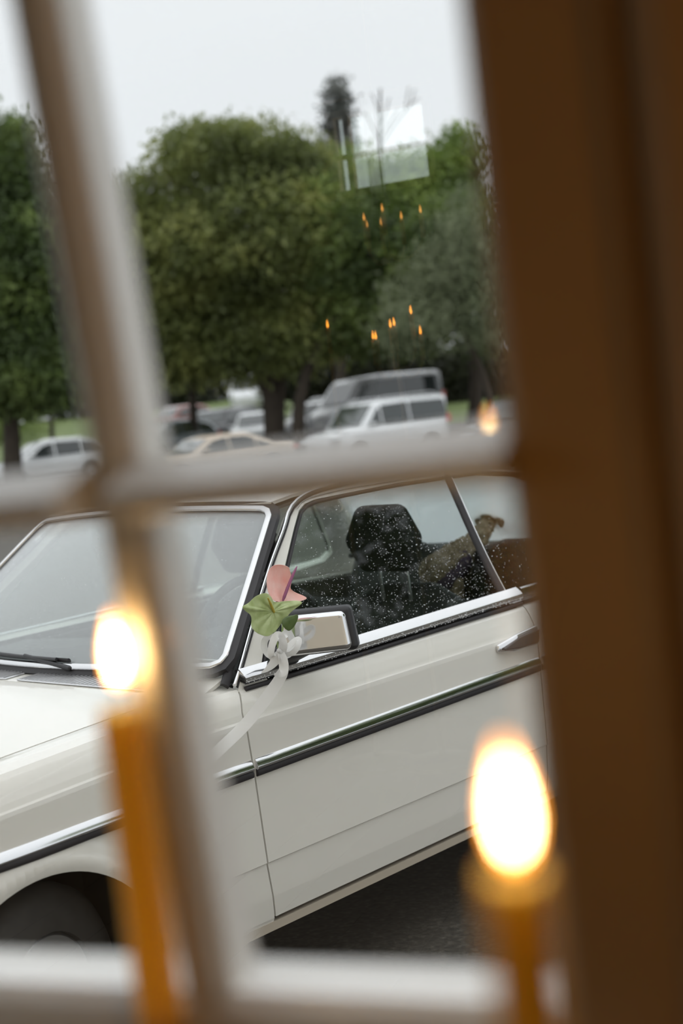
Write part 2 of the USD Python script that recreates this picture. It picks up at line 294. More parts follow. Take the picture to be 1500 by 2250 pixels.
dr = spline([(.570, .890), (.803, 1.100), (.953, 1.224), (1.030, 1.286), (1.066, 1.317), (1.10, 1.335), (1.15, 1.352), (1.25, 1.366), (1.6, 1.376), (2.1, 1.370), (2.42, 1.338), (2.60, 1.262)], 60)
both('drip_rail', sweep(gh(dr[:, 0], dr[:, 1], .008), GN, ringprof(.012, .012, 10)), CHROME, smooth=50)
both('pillar_seal', sweep(gh(dr[:, 0] + .010, dr[:, 1] - .006, .001), GN, slabprof(.006, .005)), RUBBER, smooth=50)
both('corner_seal', sweep(gh(dr[:16, 0] - .020, dr[:16, 1] + .008, -.012), GN, slabprof(.026, .012)), RUBBER, smooth=50)
# roof skin
ry = np.linspace(-1, 1, 33); rx = np.linspace(0, 1, 30); RX, RY = np.meshgrid(rx, ry, indexing='ij')
ze = np.interp(.0 + rx, [0, .08, .3, .6, .85, 1], [1.352, 1.366, 1.374, 1.374, 1.355, 1.315])
half = .835 - .52 * (ze - .885) - .004
xf = .965 + .055 * ry ** 2; xr = 2.50 - .06 * ry ** 2
Xr = xf[None] + (xr - xf)[None] * RX; Yr = half[:, None] * RY; Zr = ze[:, None] + (.030 * (1 - np.abs(RY) ** 2.6)) * np.minimum(1, 4 * RX)[...] 
cp('roof', shell(np.stack([Xr, Yr, Zr], -1), .01), BODY, smooth=30)
cp('headliner', shell(np.stack([Xr, Yr * .985, Zr - .022], -1), .01), LINER, smooth=30)
# rear window, parcel shelf, boot
rt = np.linspace(-1, 1, 21); rb = np.linspace(0, 1, 10); RT, RB = np.meshgrid(rt, rb, indexing='ij')
p0 = np.stack([2.505 - .06 * RT ** 2, RT * .575, 1.318 + .03 * (1 - RT ** 2)], -1); p1 = np.stack([2.98 - .10 * RT ** 2, RT * .70, .945 + 0 * RT], -1)
cp('rear_window', shell((p0 + (p1 - p0) * RB[..., None]), .005, (1, 0, 1)), REARGLASS, smooth=True)
cp('parcel_shelf', box(2.62, 2.97, -.66, .66, .945, .965, .008), LEATHER)
bx = np.linspace(2.93, 3.66, 16); by = np.linspace(-.713, .713, 25); BX, BY = np.meshgrid(bx, by, indexing='ij')
cp('boot_lid', shell(np.stack([BX, BY * taper(BX), .890 - drop(BX) + .03 * (1 - (BY / .72) ** 2)], -1), .012), BODY, smooth=25)
# nose and tail
def end_cap(x, bulge, z0, z1, ymax):
    yy, zz = np.meshgrid(np.linspace(-1, 1, 31), np.linspace(0, 1, 9), indexing='ij'); return np.stack([x + bulge * (1 - np.abs(yy) ** 3), yy * ymax, z0 + (z1 - z0) * zz], -1)
cp('front_panel', shell(end_cap(-.93, -.05, .30, .80, .75), .02, (-1, 0, 0)), BODY)
cp('rear_panel', shell(end_cap(3.66, .05, .30, .83, .76), .02, (1, 0, 0)), BODY)
fg = cp('radiator_grille', box(-1.03, -.97, -.24, .24, .47, .80, .012), CHROME)
for k in range(7): cp('grille_bar', box(-1.038, -1.028, -.225, .225, .50 + k * .038, .515 + k * .038), PLASTIC, fg, smooth=False)
for s in (1, -1):
    hl = cp('headlight', box(-1.00, -.95, min(s * .30, s * .70), max(s * .30, s * .70), .52, .76, .02), paint('headlamp_lens', (.7, .72, .74), .05, coat=1.0) if s > 0 else '/World/Looks/headlamp_lens')
    cp('tail_light', box(3.655, 3.725, min(s * .42, s * .74), max(s * .42, s * .74), .60, .76, .015), paint('tail_lamp_lens', (.35, .02, .015), .15, coat=1.0) if s > 0 else '/World/Looks/tail_lamp_lens')
cp('bumper', box(-1.12, -1.02, -.80, .80, .40, .51, .04), CHROME); cp('bumper', box(3.70, 3.80, -.80, .80, .40, .52, .04), CHROME)

# side trim: rub strips, belt chrome
def side_line(x, z, off): # on the body side at height z
    s = np.interp(z, PROF[:16, 1], PS[:16]); q = np.array([body_pt(a, b) for a, b in zip(x, np.broadcast_to(s, x.shape))]); q[:, 1] += off; return q
def trim_run(x0, x1, z, w, h, m, name, off=0.0, prof=None):
    x = np.linspace(x0, x1, 30); q = side_line(x, np.interp(x, [-.3, 2, 3.6], [z - .006, z + .012, z + .012]), off); both(name, sweep(q, [0, 1, 0], prof if prof is not None else slabprof(w, h)), m, smooth=45)
for (x0, x1) in ((-.90, .551), (.566, 1.883), (1.898, 2.22), (2.95, 3.6)):
    trim_run(x0, x1, .6775, .030, .012, CHROME, 'rub_strip', prof=[(-.015, 0), (.015, 0), (.014, .003), (.004, .0095), (-.005, .013), (-.009, .013), (-.014, .009)])
    trim_run(x0, x1, .6545, .021, .010, RUBBER, 'rub_strip_insert')
bxs = np.linspace(.60, 1.888, 40); bz = np.interp(bxs, [.6, 1.1, 1.9], [.906, .907, .917])
bel = np.stack([bxs, .835 - .52 * (bz - .885) + .014, bz], -1)
both('belt_moulding', sweep(bel, [0, 1, .25], [(-.019, -.02), (.027, -.02), (.027, -.004), (.020, .003), (.008, .011), (.000, .0155), (-.003, .0165), (-.006, .0150), (-.013, .013), (-.019, .006)]), CHROME, smooth=22)
both('belt_rubber', sweep(bel + [0, .004, -.030], [0, 1, 0], slabprof(.013, .012)), RUBBER, smooth=45)
bx2 = np.linspace(1.895, 2.98, 24); bz2 = np.interp(bx2, [1.9, 2.98], [.917, .93]); be2 = np.stack([bx2, .835 - .52 * (bz2 - .885) + .012 - .06 * np.clip((bx2 - 2.3) / .7, 0, 1) ** 2, bz2], -1)
both('belt_moulding', sweep(be2, [0, 1, .25], slabprof(.044, .016)), CHROME, smooth=45)
both('belt_rubber', sweep(be2 + [0, .004, -.030], [0, 1, 0], slabprof(.013, .012)), RUBBER, smooth=45)
# door handle
for s in (1, -1):
    T = MIRY if s < 0 else np.eye(4)
    hd = cp('door_handle', moved(hull([(1.662, .897, .772, .006), (1.662, .897, .784, .006), (1.72, .915, .765, .008), (1.74, .915, .803, .007), (1.84, .918, .765, .009), (1.85, .916, .812, .007), (1.872, .897, .772, .006), (1.872, .897, .798, .006)], 20), R=T), CHROME, smooth=40)
    cp('handle_recess_shade', moved(hull([(1.675, .915, .773, .0045), (1.735, .9245, .768, .005), (1.745, .9245, .795, .005), (1.84, .927, .768, .005), (1.85, .9255, .80, .005)], 16), R=T), paint('handle_shadow_tone', (.05, .048, .045), .35) if s > 0 else '/World/Looks/handle_shadow_tone', hd, smooth=40)  # dark piece on the handle, coloured as the shadow in its grip
# side glass (one door pane, one quarter pane) with the chromed edge strip between them
door_pane = sg.Polygon([(.70, .915), (.725, .953), (.955, 1.167), (1.055, 1.262), (1.112, 1.313), (1.150, 1.330), (1.20, 1.338), (1.6, 1.345), (1.86, 1.343), (1.832, .925)])
quarter = sg.Polygon([(1.845, .925), (1.872, 1.343), (2.05, 1.338), (2.25, 1.31), (2.40, 1.25), (2.60, 1.02), (2.62, .985), (2.58, .95), (2.2, .925)])
sgl, sgr = both('side_window', poly_prism(door_pane, GO - GN * .010, GU, GV, .004), SIDEGLASS, smooth=False)
both('quarter_window', poly_prism(quarter, GO - GN * .010, GU, GV, .004), SIDEGLASS, smooth=False)
zz = np.linspace(.925, 1.345, 20); xb = 1.826 + .0 * zz + .034 * np.clip((zz - 1.0) / .33, 0, 1) ** 1.5
both('window_edge_seal', sweep(gh(xb, zz, -.006), GN, slabprof(.030, .014)), RUBBER, smooth=45)
both('window_edge_chrome', sweep(gh(xb + .017, zz, -.004), GN, ringprof(.008, .016, 8)), CHROME, smooth=45)
# door cards, wheel housings
both('door_card', box(.60, 2.3, .765, .785, .30, .885, .008), LEATHER)
# mirror
MN = np.array([-.80, .60, .03]); MN /= np.linalg.norm(MN); MT = np.array([.60, .80, 0]); MV_ = np.cross(MT, MN); MV_ *= np.sign(MV_[2]); MC = np.array([.775, .985, 1.003])
def mpt(a, b, c): return MC + MT * a + MV_ * b + MN * c
def mhull(quads, r, seg=24): return hull([(*mpt(a, b, c), r) for a, b, c in quads], seg)
mir = cp('door_mirror', mhull([(a, b, c) for a, b in ((-.088, -.040), (.066, -.036), (-.088, .037), (.058, .037)) for c in (-.006, -.035)], .018), CHROME, smooth=25, label='chrome door mirror on the near door')
cp('mirror_rim', mhull([(a, b, c) for a, b in ((-.088, -.048), (.084, -.044), (-.088, .050), (.074, .050)) for c in (-.034, -.055)], .016), PLASTIC, mir, smooth=50)
cp('mirror_foot', hull([(*mpt(-.05, -.045, -.04), .02), (*mpt(-.09, -.03, -.05), .022), (.80, .84, .94, .03), (.74, .84, .935, .025)], 14), PLASTIC, mir, smooth=50)
# wiper
def on_ws(a, b, up): q = np.array([[a, b]]); return (ws_pt(q[:, 0], q[:, 1]) + up * ws_normal(q))[0]
wip = cp('wiper', tube([on_ws(a, b, .020) for a, b in np.linspace((-.62, .050), (.16, .030), 14)], .006), PLASTIC, smooth=50)
cp('wiper_blade', sweep([on_ws(a, b, .009) for a, b in np.linspace((-.80, .055), (.22, .036), 16)], [-.5, 0, .8], ringprof(.010, .016, 8)), RUBBER, wip, smooth=50)
cp('wiper_arm', hull([(*on_ws(-.05, .040, .022), .007), (*on_ws(.24, -.012, .010), .008)], 10), PLASTIC, wip, smooth=50)
# seats, wheel, dashboard
def seat(y):
    st = cp('front_seat', cat([box(1.18, 1.72, y - .26, y + .26, .34, .55, .06), hull([(1.70, y - .19, .50, .08), (1.70, y + .19, .50, .08), (1.83, y - .19, .86, .07), (1.83, y + .19, .86, .07), (1.845, y - .11, .91, .055), (1.845, y + .11, .91, .055)], 20)]), LEATHER, smooth=50)
    cp('headrest', hull([(1.745, y - .075, 1.215, .045), (1.745, y + .075, 1.215, .045), (1.745, y - .115, 1.135, .05), (1.745, y + .115, 1.135, .05), (1.76, y - .095, 1.06, .042), (1.76, y + .095, 1.06, .042)], 24), CLOTHBLK, st, smooth=60)
    for dy in (-.065, .065): cp('headrest_post', tube([(1.785, y + dy, .90), (1.775, y + dy, 1.05)], .007), SATIN, st, smooth=50)
seat(.37); seat(-.37)
rs = cp('rear_seat', cat([box(2.15, 2.6, -.68, .68, .34, .56, .06)] + [hull([(2.50, y - .22, .52, .08), (2.50, y + .22, .52, .08), (2.62, y - .20, .93, .06), (2.62, y + .20, .93, .06), (2.62, y - .10, .965, .05), (2.62, y + .10, .965, .05)], 20) for y in (-.34, .34)]), LEATHER, smooth=50)
wh = cp('steering_wheel', moved(trimesh.creation.torus(.195, .015, major_sections=48, minor_sections=12), R=rot(-62, [0, 1, 0]), T=(1.01, .37, .93)), PLASTIC, smooth=True)
cp('steering_hub', hull([(1.01, .37 - .15, .93, .018), (1.01, .37 + .15, .93, .018), (.985, .37, .86, .03), (.99, .37, .93, .045), (.80, .37, .84, .04)], 14), PLASTIC, wh, smooth=50)
cp('dashboard', hull([(.66, -.68, .86, .04), (.66, .68, .86, .04), (.92, -.68, .86, .05), (.92, .68, .86, .05), (.90, -.68, .70, .05), (.90, .68, .70, .05), (.86, .26, .93, .03), (.86, .50, .93, .03), (.70, -.68, .6, .05), (.70, .68, .6, .05)], 16), LEATHER, smooth=50)
cp('reflection_strip', moved(box(-.004, 0, -.065, .065, 0, .024), R=rot(-35, [0, 1, 0]), T=(.655, .665, .925)), paint('reflection_white', (.8, .8, .8), .6), smooth=False, label='white strip standing in for a reflection at the foot of the windscreen')  # white strip in place of a pale reflection in the glass
# wheels
def wheel(x, s, steer):
    w = .19; prof = [(.195, -w / 2 + .01), (.24, -w / 2), (.285, -w / 2 + .012), (.308, -w / 2 + .035), (.314, -.03), (.314, .03), (.308, w / 2 - .035), (.285, w / 2 - .012), (.24, w / 2), (.195, w / 2 - .01), (.19, 0), (.195, -w / 2 + .01)]
    R = rot(steer, [0, 0, 1]) @ rot(-90 * s, [1, 0, 0]); T = (x, .735 * s, .228)
    tp = cp('wheel', lathe(prof, 56, T, R), TYRE, smooth=40)
    cp('hubcap', lathe([(0, .072), (.06, .070), (.075, .055), (.13, .066), (.185, .075), (.2, .062), (.2, .02), (0, .02)], 40, T, R), SATIN, tp, smooth=40)
for x, st in ((FAX, -20), (RAX, 0)):
    for s in (1, -1): wheel(x, s, st)
# rain on the near panes, belt, pillar and windscreen
ico = trimesh.creation.icosphere(0, 1.0)
def drops(pts, nrm, rad):
    out = []
    for p, n, r in zip(pts, nrm, rad):
        m = ico.copy(); m.apply_scale([r, r, r * 1.0]); m.apply_translation(p + n * r * .3); out.append(m)
    return trimesh.util.concatenate(out)
pts = []
while len(pts) < 2600:
    x, z = rng.uniform(.75, 1.83), rng.uniform(.93, 1.34)
    if door_pane.contains(sg.Point(x, z)) and rng.random() < .35 + .65 * (meshkit.noise(np.array([x * 5, z * 5, 1.])) > .42): pts.append(gh(x, z, -.0095))
rad = rng.lognormal(math.log(.00085), .36, len(pts))
cp('rain_drops', drops(np.array(pts), [GN] * len(pts), rad), WATER, sgl, smooth=True, kind='stuff')
pts = [gh(rng.uniform(1.86, 2.3), rng.uniform(.95, 1.2), -.0095) for _ in range(160)]
cp('rain_drops', drops(np.array(pts), [GN] * len(pts), rng.lognormal(math.log(.0011), .35, len(pts))), WATER, smooth=True, kind='stuff')
i = rng.integers(0, 39, 420); f_ = rng.random(420)
pts = bel[i] + (bel[i + 1] - bel[i]) * f_[:, None] + np.stack([0 * f_, .0165 - .002 * rng.random(420), rng.uniform(-.017, -.003, 420)], -1)
cp('rain_drops', drops(pts, [np.array([0, 1., 0])] * 420, rng.lognormal(math.log(.0011), .35, 420)), WATER, smooth=True, kind='stuff')
ab_ = np.stack([rng.uniform(-.9, .97, 700), rng.uniform(.04, .96, 700)], -1)
cp('rain_drops', drops(ws_pt(ab_[:, 0], ab_[:, 1]), ws_normal(ab_), rng.lognormal(math.log(.0008), .4, 700)), WATER, smooth=True, kind='stuff')


# ------------------------------------------------------------------ flowers and ribbon tied to the mirror
def on_car(px, py, y):
    """The point where the photograph's pixel meets the plane at y of the car's frame."""
    d = ray(px, py); t0 = (y - (EYE - np.array([TX, TY, 0])) @ EY) / (d @ EY); return EYE + d * t0
TOWARD = -FWD
def petal_mat(name, a, b, vein, scale=24):
    return mat(name, {"g": ("geometry", {}), "n": ("noise_texture", {"scale": scale, "detail": 4}), "r": ("rgb_ramp", {"ramp": [(.3, a), (.7, b)]}), "d": ("principled_bsdf", {"roughness": .32, "coat_weight": .25}), "t": ("translucent_bsdf", {}), "x": ("mix_closure", {"fac": .22})},
        [("g.position", "n.vector"), ("n.fac", "r.fac"), ("r.color", "d.base_color"), ("r.color", "t.color"), ("d.BSDF", "x.closure1"), ("t.BSDF", "x.closure2")], surface="x.closure")
PINK = petal_mat('pink_petal', (.93, .53, .47), (.97, .76, .70), None)
GREEN = petal_mat('green_petal', (.36, .44, .17), (.55, .62, .33), None, 45)
DEEPLEAF = petal_mat('deep_green_leaf', (.06, .10, .025), (.12, .17, .05), None)
STEM = paint('green_stem', (.25, .33, .12), .5)
def loft(rows, y, n=26, m=22):
    from scipy.interpolate import CubicSpline
    R = np.array([[on_car(a, b, y) + TOWARD * c * .01 for a, b, c in r] for r in rows])
    R = CubicSpline(np.linspace(0, 1, len(R)), R)(np.linspace(0, 1, n)); R = CubicSpline(np.linspace(0, 1, R.shape[1]), R, axis=1)(np.linspace(0, 1, m)); return R
rows = [[(611, 1321, .8), (617, 1322, .3), (622, 1321, .2), (630, 1323, .9), (652, 1321, 2.0)],
        [(596, 1313, 1.0), (606, 1306, -.6), (620, 1306, -1.0), (642, 1312, .8), (670, 1309, 3.0)],
        [(588, 1292, 1.6), (600, 1288, -.8), (617, 1288, -1.6), (630, 1292, -.9), (641, 1297, .6)],
        [(587, 1270, 1.8), (598, 1268, -.6), (614, 1268, -1.6), (629, 1272, -.8), (640, 1281, .8)],
        [(592, 1252, 1.6), (602, 1249, -.2), (615, 1249, -.8), (629, 1253, -.2), (639, 1262, .8)],
        [(604, 1242, 1.7), (610, 1241, 1.0), (618, 1241, .8), (627, 1243, 1.0), (636, 1248, 1.2)]]
pk = thing('anthurium', 'pink anthurium bloom with a mauve spadix, above the green bloom on the car mirror', 'flower', 'anthuriums tied to the car mirror')
part('spathe', shell(loft(rows, .99), .0008, TOWARD), PINK, pk, smooth=True)
a0, a1 = on_car(622, 1318, .99) + TOWARD * .012, on_car(653, 1244, .99) + TOWARD * .035
sp = np.array([a0 + (a1 - a0) * k + UP * .004 * math.sin(k * 3) for k in np.linspace(0, 1, 12)]); rr = np.interp(np.linspace(0, 1, 12), [0, .1, .7, .95, 1], [.003, .0046, .0040, .0026, .0012])
part('spadix', trimesh.util.concatenate([hull([(*sp[k], rr[k]), (*sp[k + 1], rr[k + 1])], 12) for k in range(11)]), paint('mauve_spadix', (.30, .10, .20), .55), pk, smooth=60, label='mauve finger-like spadix')
part('stem', tube([on_car(620, 1320, .985), on_car(622, 1360, .975), on_car(618, 1425, .985)], .0028), STEM, pk, smooth=60)
gr = thing('anthurium', 'pale green anthurium bloom with a yellow spadix, below the pink bloom on the car mirror', 'flower', 'anthuriums tied to the car mirror')
rim = np.array([(600, 1321, .2), (594, 1309, .5), (584, 1303, 1.0), (570, 1306, .9), (557, 1314, .7), (545, 1325, .9), (534, 1333, 1.9), (541, 1343, 1.2), (551, 1352, .6), (553, 1362, .5), (552, 1374, .7), (560, 1386, .8), (570, 1393, .6), (583, 1397, 1.2), (597, 1393, .7), (609, 1382, .4), (619, 1369, .6), (630, 1356, 1.2), (644, 1340, 2.0), (663, 1321, 2.9), (652, 1319, 1.8), (637, 1320, .6), (622, 1321, .2), (610, 1323, .1)])
rp = np.array([on_car(a, b, 1.015) + TOWARD * c * .01 for a, b, c in rim]); rp = spline(np.vstack([rp, rp[:1]]), 97)[:-1]; ctr = on_car(601, 1343, 1.015) + TOWARD * .0045
K = np.linspace(0.02, 1, 14); th = np.linspace(0, 2 * np.pi, 96, endpoint=False)
G = np.array([ctr + (rp - ctr) * k + TOWARD * (.0034 * np.sin(k * np.pi) * np.abs(np.sin(th * 6.5))[:, None] - .004 * (k * (1 - k)) + .0012 * np.sin(7 * k + 9 * th)[:, None] * k) for k in K]); G = np.concatenate([G, G[:, :1]], 1)
part('spathe', shell(G, .0008, TOWARD), GREEN, gr, smooth=True)
a0, a1 = on_car(602, 1344, 1.015) + TOWARD * .006, on_car(590, 1313, 1.015) + TOWARD * .030
part('spadix', hull([(*a0, .0032), (*(a0 + (a1 - a0) * .6), .0034), (*a1, .0018)], 14), paint('yellow_spadix', (.50, .40, .06), .55), gr, smooth=60, label='yellow spadix')
part('stem', tube([ctr - TOWARD * .006, on_car(604, 1385, .995), on_car(612, 1428, .99)], .0028), STEM, gr, smooth=60)
lf = [[(640, 1352, 0), (642, 1352, .1), (644, 1352, 0)], [(624, 1358, .2), (638, 1359, .7), (655, 1353, .2)], [(619, 1368, .2), (634, 1369, .7), (652, 1366, .2)], [(624, 1379, .2), (633, 1379, .5), (645, 1378, .2)], [(633, 1386, .1), (634, 1386, .1), (636, 1386, .1)]]
l_ = part('leaf', shell(loft(lf, 1.03), .0007, TOWARD), DEEPLEAF, None, smooth=True, label='small dark green leaf tucked between green bloom and chrome mirror', cat='leaf')
RIBBON = mat('white_satin_ribbon', {"d": ("principled_bsdf", {"base_color": (.80, .79, .77), "roughness": .35, "sheen_weight": .3}), "t": ("translucent_bsdf", {"color": (.8, .79, .77)}), "x": ("mix_closure", {"fac": .3}), "c": ("transparent_bsdf", {}), "y": ("mix_closure", {"fac": .12})}, [("d.BSDF", "x.closure1"), ("t.BSDF", "x.closure2"), ("x.closure", "y.closure1"), ("c.BSDF", "y.closure2")], surface="y.closure")
rb = thing('ribbon', 'white satin ribbon bow on the car mirror, its long tail blowing towards the bonnet', 'ribbon')
def band(pts, width, lean, n=48):
    """pts: (px, py, car y); lean: how far the band's width turns from the picture's plane towards the lens, at each end."""
    P = spline([on_car(*p) for p in pts], n); t_ = np.gradient(P, axis=0); t_ /= np.linalg.norm(t_, axis=1, keepdims=True)
    k = np.interp(np.linspace(0, 1, n), np.linspace(0, 1, len(lean)), lean)[:, None]; side = np.cross(t_, TOWARD); side /= np.linalg.norm(side, axis=1, keepdims=True)
    w = side * np.cos(k) + TOWARD * np.sin(k); w -= t_ * (w * t_).sum(1, keepdims=True); w /= np.linalg.norm(w, axis=1, keepdims=True)
    wd = np.interp(np.linspace(0, 1, n), np.linspace(0, 1, len(np.atleast_1d(width))), np.atleast_1d(width))[:, None]
    return shell(np.array([P + w * wd * q for q in np.linspace(-.5, .5, 7)]).transpose(1, 0, 2), .0005, TOWARD)
for pts, wd, ln in (([(614, 1432, 1.01), (596, 1398, 1.0), (584, 1404, .985), (581, 1424, .985), (592, 1441, .99), (612, 1434, 1.01)], .020, (1.2, .9, .5, .9, 1.3)),
                    ([(614, 1432, 1.01), (602, 1405, 1.03), (610, 1396, 1.035), (620, 1406, 1.035), (622, 1425, 1.03), (616, 1436, 1.01)], .022, (.9, .6, .3, .2, .8)),
                    ([(615, 1432, 1.01), (622, 1400, 1.02), (636, 1394, 1.0), (643, 1412, .99), (638, 1432, 1.0), (618, 1436, 1.01)], .021, (1.1, .6, .9, .5, 1.2)),
                    ([(617, 1433, 1.01), (640, 1414, 1.03), (656, 1405, 1.04), (655, 1418, 1.045), (640, 1436, 1.03), (618, 1436, 1.01)], .017, (1.0, .5, .7, .4, 1.0))):
    part('bow_loop', band(pts, wd, ln), RIBBON, rb, smooth=True)
part('ribbon_tail', band([(614, 1432, 1.02), (604, 1452, 1.015), (590, 1468, 1.0), (574, 1478, .99)], (.016, .026, .018, .004), (.5, .1, .3, .5)), RIBBON, rb, smooth=True)
part('ribbon_tail', band([(616, 1430, 1.02), (622, 1455, 1.03), (622, 1475, 1.03), (606, 1478, 1.03)], (.018, .026, .024, .018), (.6, .1, -.2, .3)), RIBBON, rb, smooth=True)
part('ribbon_tail', band([(618, 1432, 1.02), (624, 1450, 1.03), (622, 1475, 1.02), (604, 1508, 1.0), (572, 1552, .975), (536, 1595, .955), (490, 1640, .945), (440, 1690, .935), (415, 1718, .93)], (.016, .030, .034, .032, .031, .031, .031, .030), (.8, .2, .15, .05, .0, .1, .1, .0)), RIBBON, rb, smooth=True, label='long ribbon tail across the door gap')
part('knot', hull([(*(on_car(613, 1430, 1.02)), .007), (*(on_car(619, 1438, 1.02)), .007)], 14), RIBBON, rb, smooth=60)

# ------------------------------------------------------------------ the dog inside the car
FUR = noisy('apricot_curls', [(.25, (.26, .18, .11)), (.75, (.60, .47, .33))], 45, .95, .8)
dog = thing('dog', 'small curly light brown dog looking over the rear seat of the white coupe', 'dog')
def blob(balls, seg, amp, freq, seed):
    m = m3.Manifold()
    for b in balls: m = m + (m3.Manifold.batch_hull([m3.Manifold.sphere(q[3], seg).translate(q[:3]) for q in b]))
    m = tm(m.refine_to_length(.008)); v = m.vertices; n = m.vertex_normals
    m.vertices = v + n * ((meshkit.fbm(v * freq, 3, seed) - .5) * amp)[:, None]; return m
def C(x, y, z, r): return (x, y, z, r)
DOGC = np.array([2.80, 0, 1.06])
# standing on the back seat, chest against the backrest, head turned to the rear
body = blob([[C(2.36, .0, .88, .080), C(2.60, .0, .93, .085)], [C(2.64, 0, .94, .066), C(2.81, 0, 1.05, .042)], [C(2.862, 0, 1.105, .060), C(2.845, 0, 1.10, .056)], [C(2.90, 0, 1.085, .034), C(2.968, 0, 1.07, .021)],
             [C(2.66, .05, .90, .03), C(2.70, .06, .78, .022), C(2.72, .06, .66, .02)], [C(2.66, -.05, .90, .03), C(2.70, -.06, .78, .022), C(2.72, -.06, .66, .02)],
             [C(2.44, .05, .80, .045), C(2.40, .06, .68, .025), C(2.45, .06, .58, .02)], [C(2.44, -.05, .80, .045), C(2.40, -.06, .68, .025), C(2.45, -.06, .58, .02)], [C(2.40, 0, .84, .02), C(2.33, 0, .92, .015)]], 20, .030, 60, 3)
def wp(m):
    v = car_world((tm(m).vertices - DOGC) * .82 + DOGC); return trimesh.Trimesh(v, tm(m).faces[:, ::-1], process=False)
part('body', wp(body), FUR, dog, smooth=True)
for s in (1, -1):
    part('ear', wp(blob([[C(2.845, s * .055, 1.125, .018), C(2.835, s * .072, 1.07, .022), C(2.84, s * .070, 1.045, .015)]], 16, .012, 70, 5)), FUR, dog, smooth=True)
    part('eye', wp(hull([C(2.922, s * .024, 1.112, .006)])), PLASTIC, dog)
part('nose', wp(hull([C(2.988, .006, 1.074, .010), C(2.988, -.006, 1.074, .010)])), PLASTIC, dog, smooth=60)
part('coat', wp(blob([[C(2.38, .01, .84, .075), C(2.52, .0, .90, .088)]], 24, .01, 25, 9)), noisy('mauve_wool', [(0, (.10, .06, .12)), (1, (.16, .10, .18))], 60, .95, .3), dog, smooth=True, label='mauve wool coat')

# ------------------------------------------------------------------ parked cars
CARGLASS = paint('parked_car_glass', (.012, .016, .016), .06, coat=1.0)
LAMP = paint('lamp_cover', (.62, .64, .66), .1, coat=1.0); TAIL = paint('tail_lamp_red', (.45, .02, .015), .2, coat=1.0); AMBER = paint('amber_marker', (.6, .16, .02), .3)
SHAPES = {'van': ([(0, .24), (0, .40), (.02, .48), (.08, .54), (.23, .60), (.35, .92), (.41, .985), (.6, 1), (.94, .985), (.985, .93), (1, .56), (1, .22)], .60, (.23, .36), (.40, .64), (.98, 1.01)),
          'bus': ([(0, .22), (0, .40), (.02, .46), (.12, .55), (.25, .90), (.30, .965), (.5, 1), (.94, .985), (.985, .93), (1, .5), (1, .2)], .58, (.12, .26), (.31, .37, .61), (.98, 1.01)),
          'hatch': ([(0, .27), (0, .43), (.03, .52), (.10, .58), (.26, .65), (.42, .94), (.52, 1), (.74, .98), (.88, .90), (.965, .68), (1, .62), (1, .25)], .64, (.26, .43), (.52, .74), (.87, .97)),
          'sedan': ([(0, .27), (0, .45), (.03, .53), (.10, .58), (.28, .66), (.42, .95), (.52, 1), (.66, .98), (.83, .72), (.97, .68), (1, .60), (1, .25)], .66, (.28, .43), (.53, .71), (.67, .83)),
          'suv': ([(0, .28), (0, .50), (.03, .58), (.10, .61), (.25, .65), (.36, .93), (.43, .985), (.6, 1), (.88, .97), (.955, .70), (1, .64), (1, .26)], .66, (.25, .37), (.45, .68), (.87, .96))}
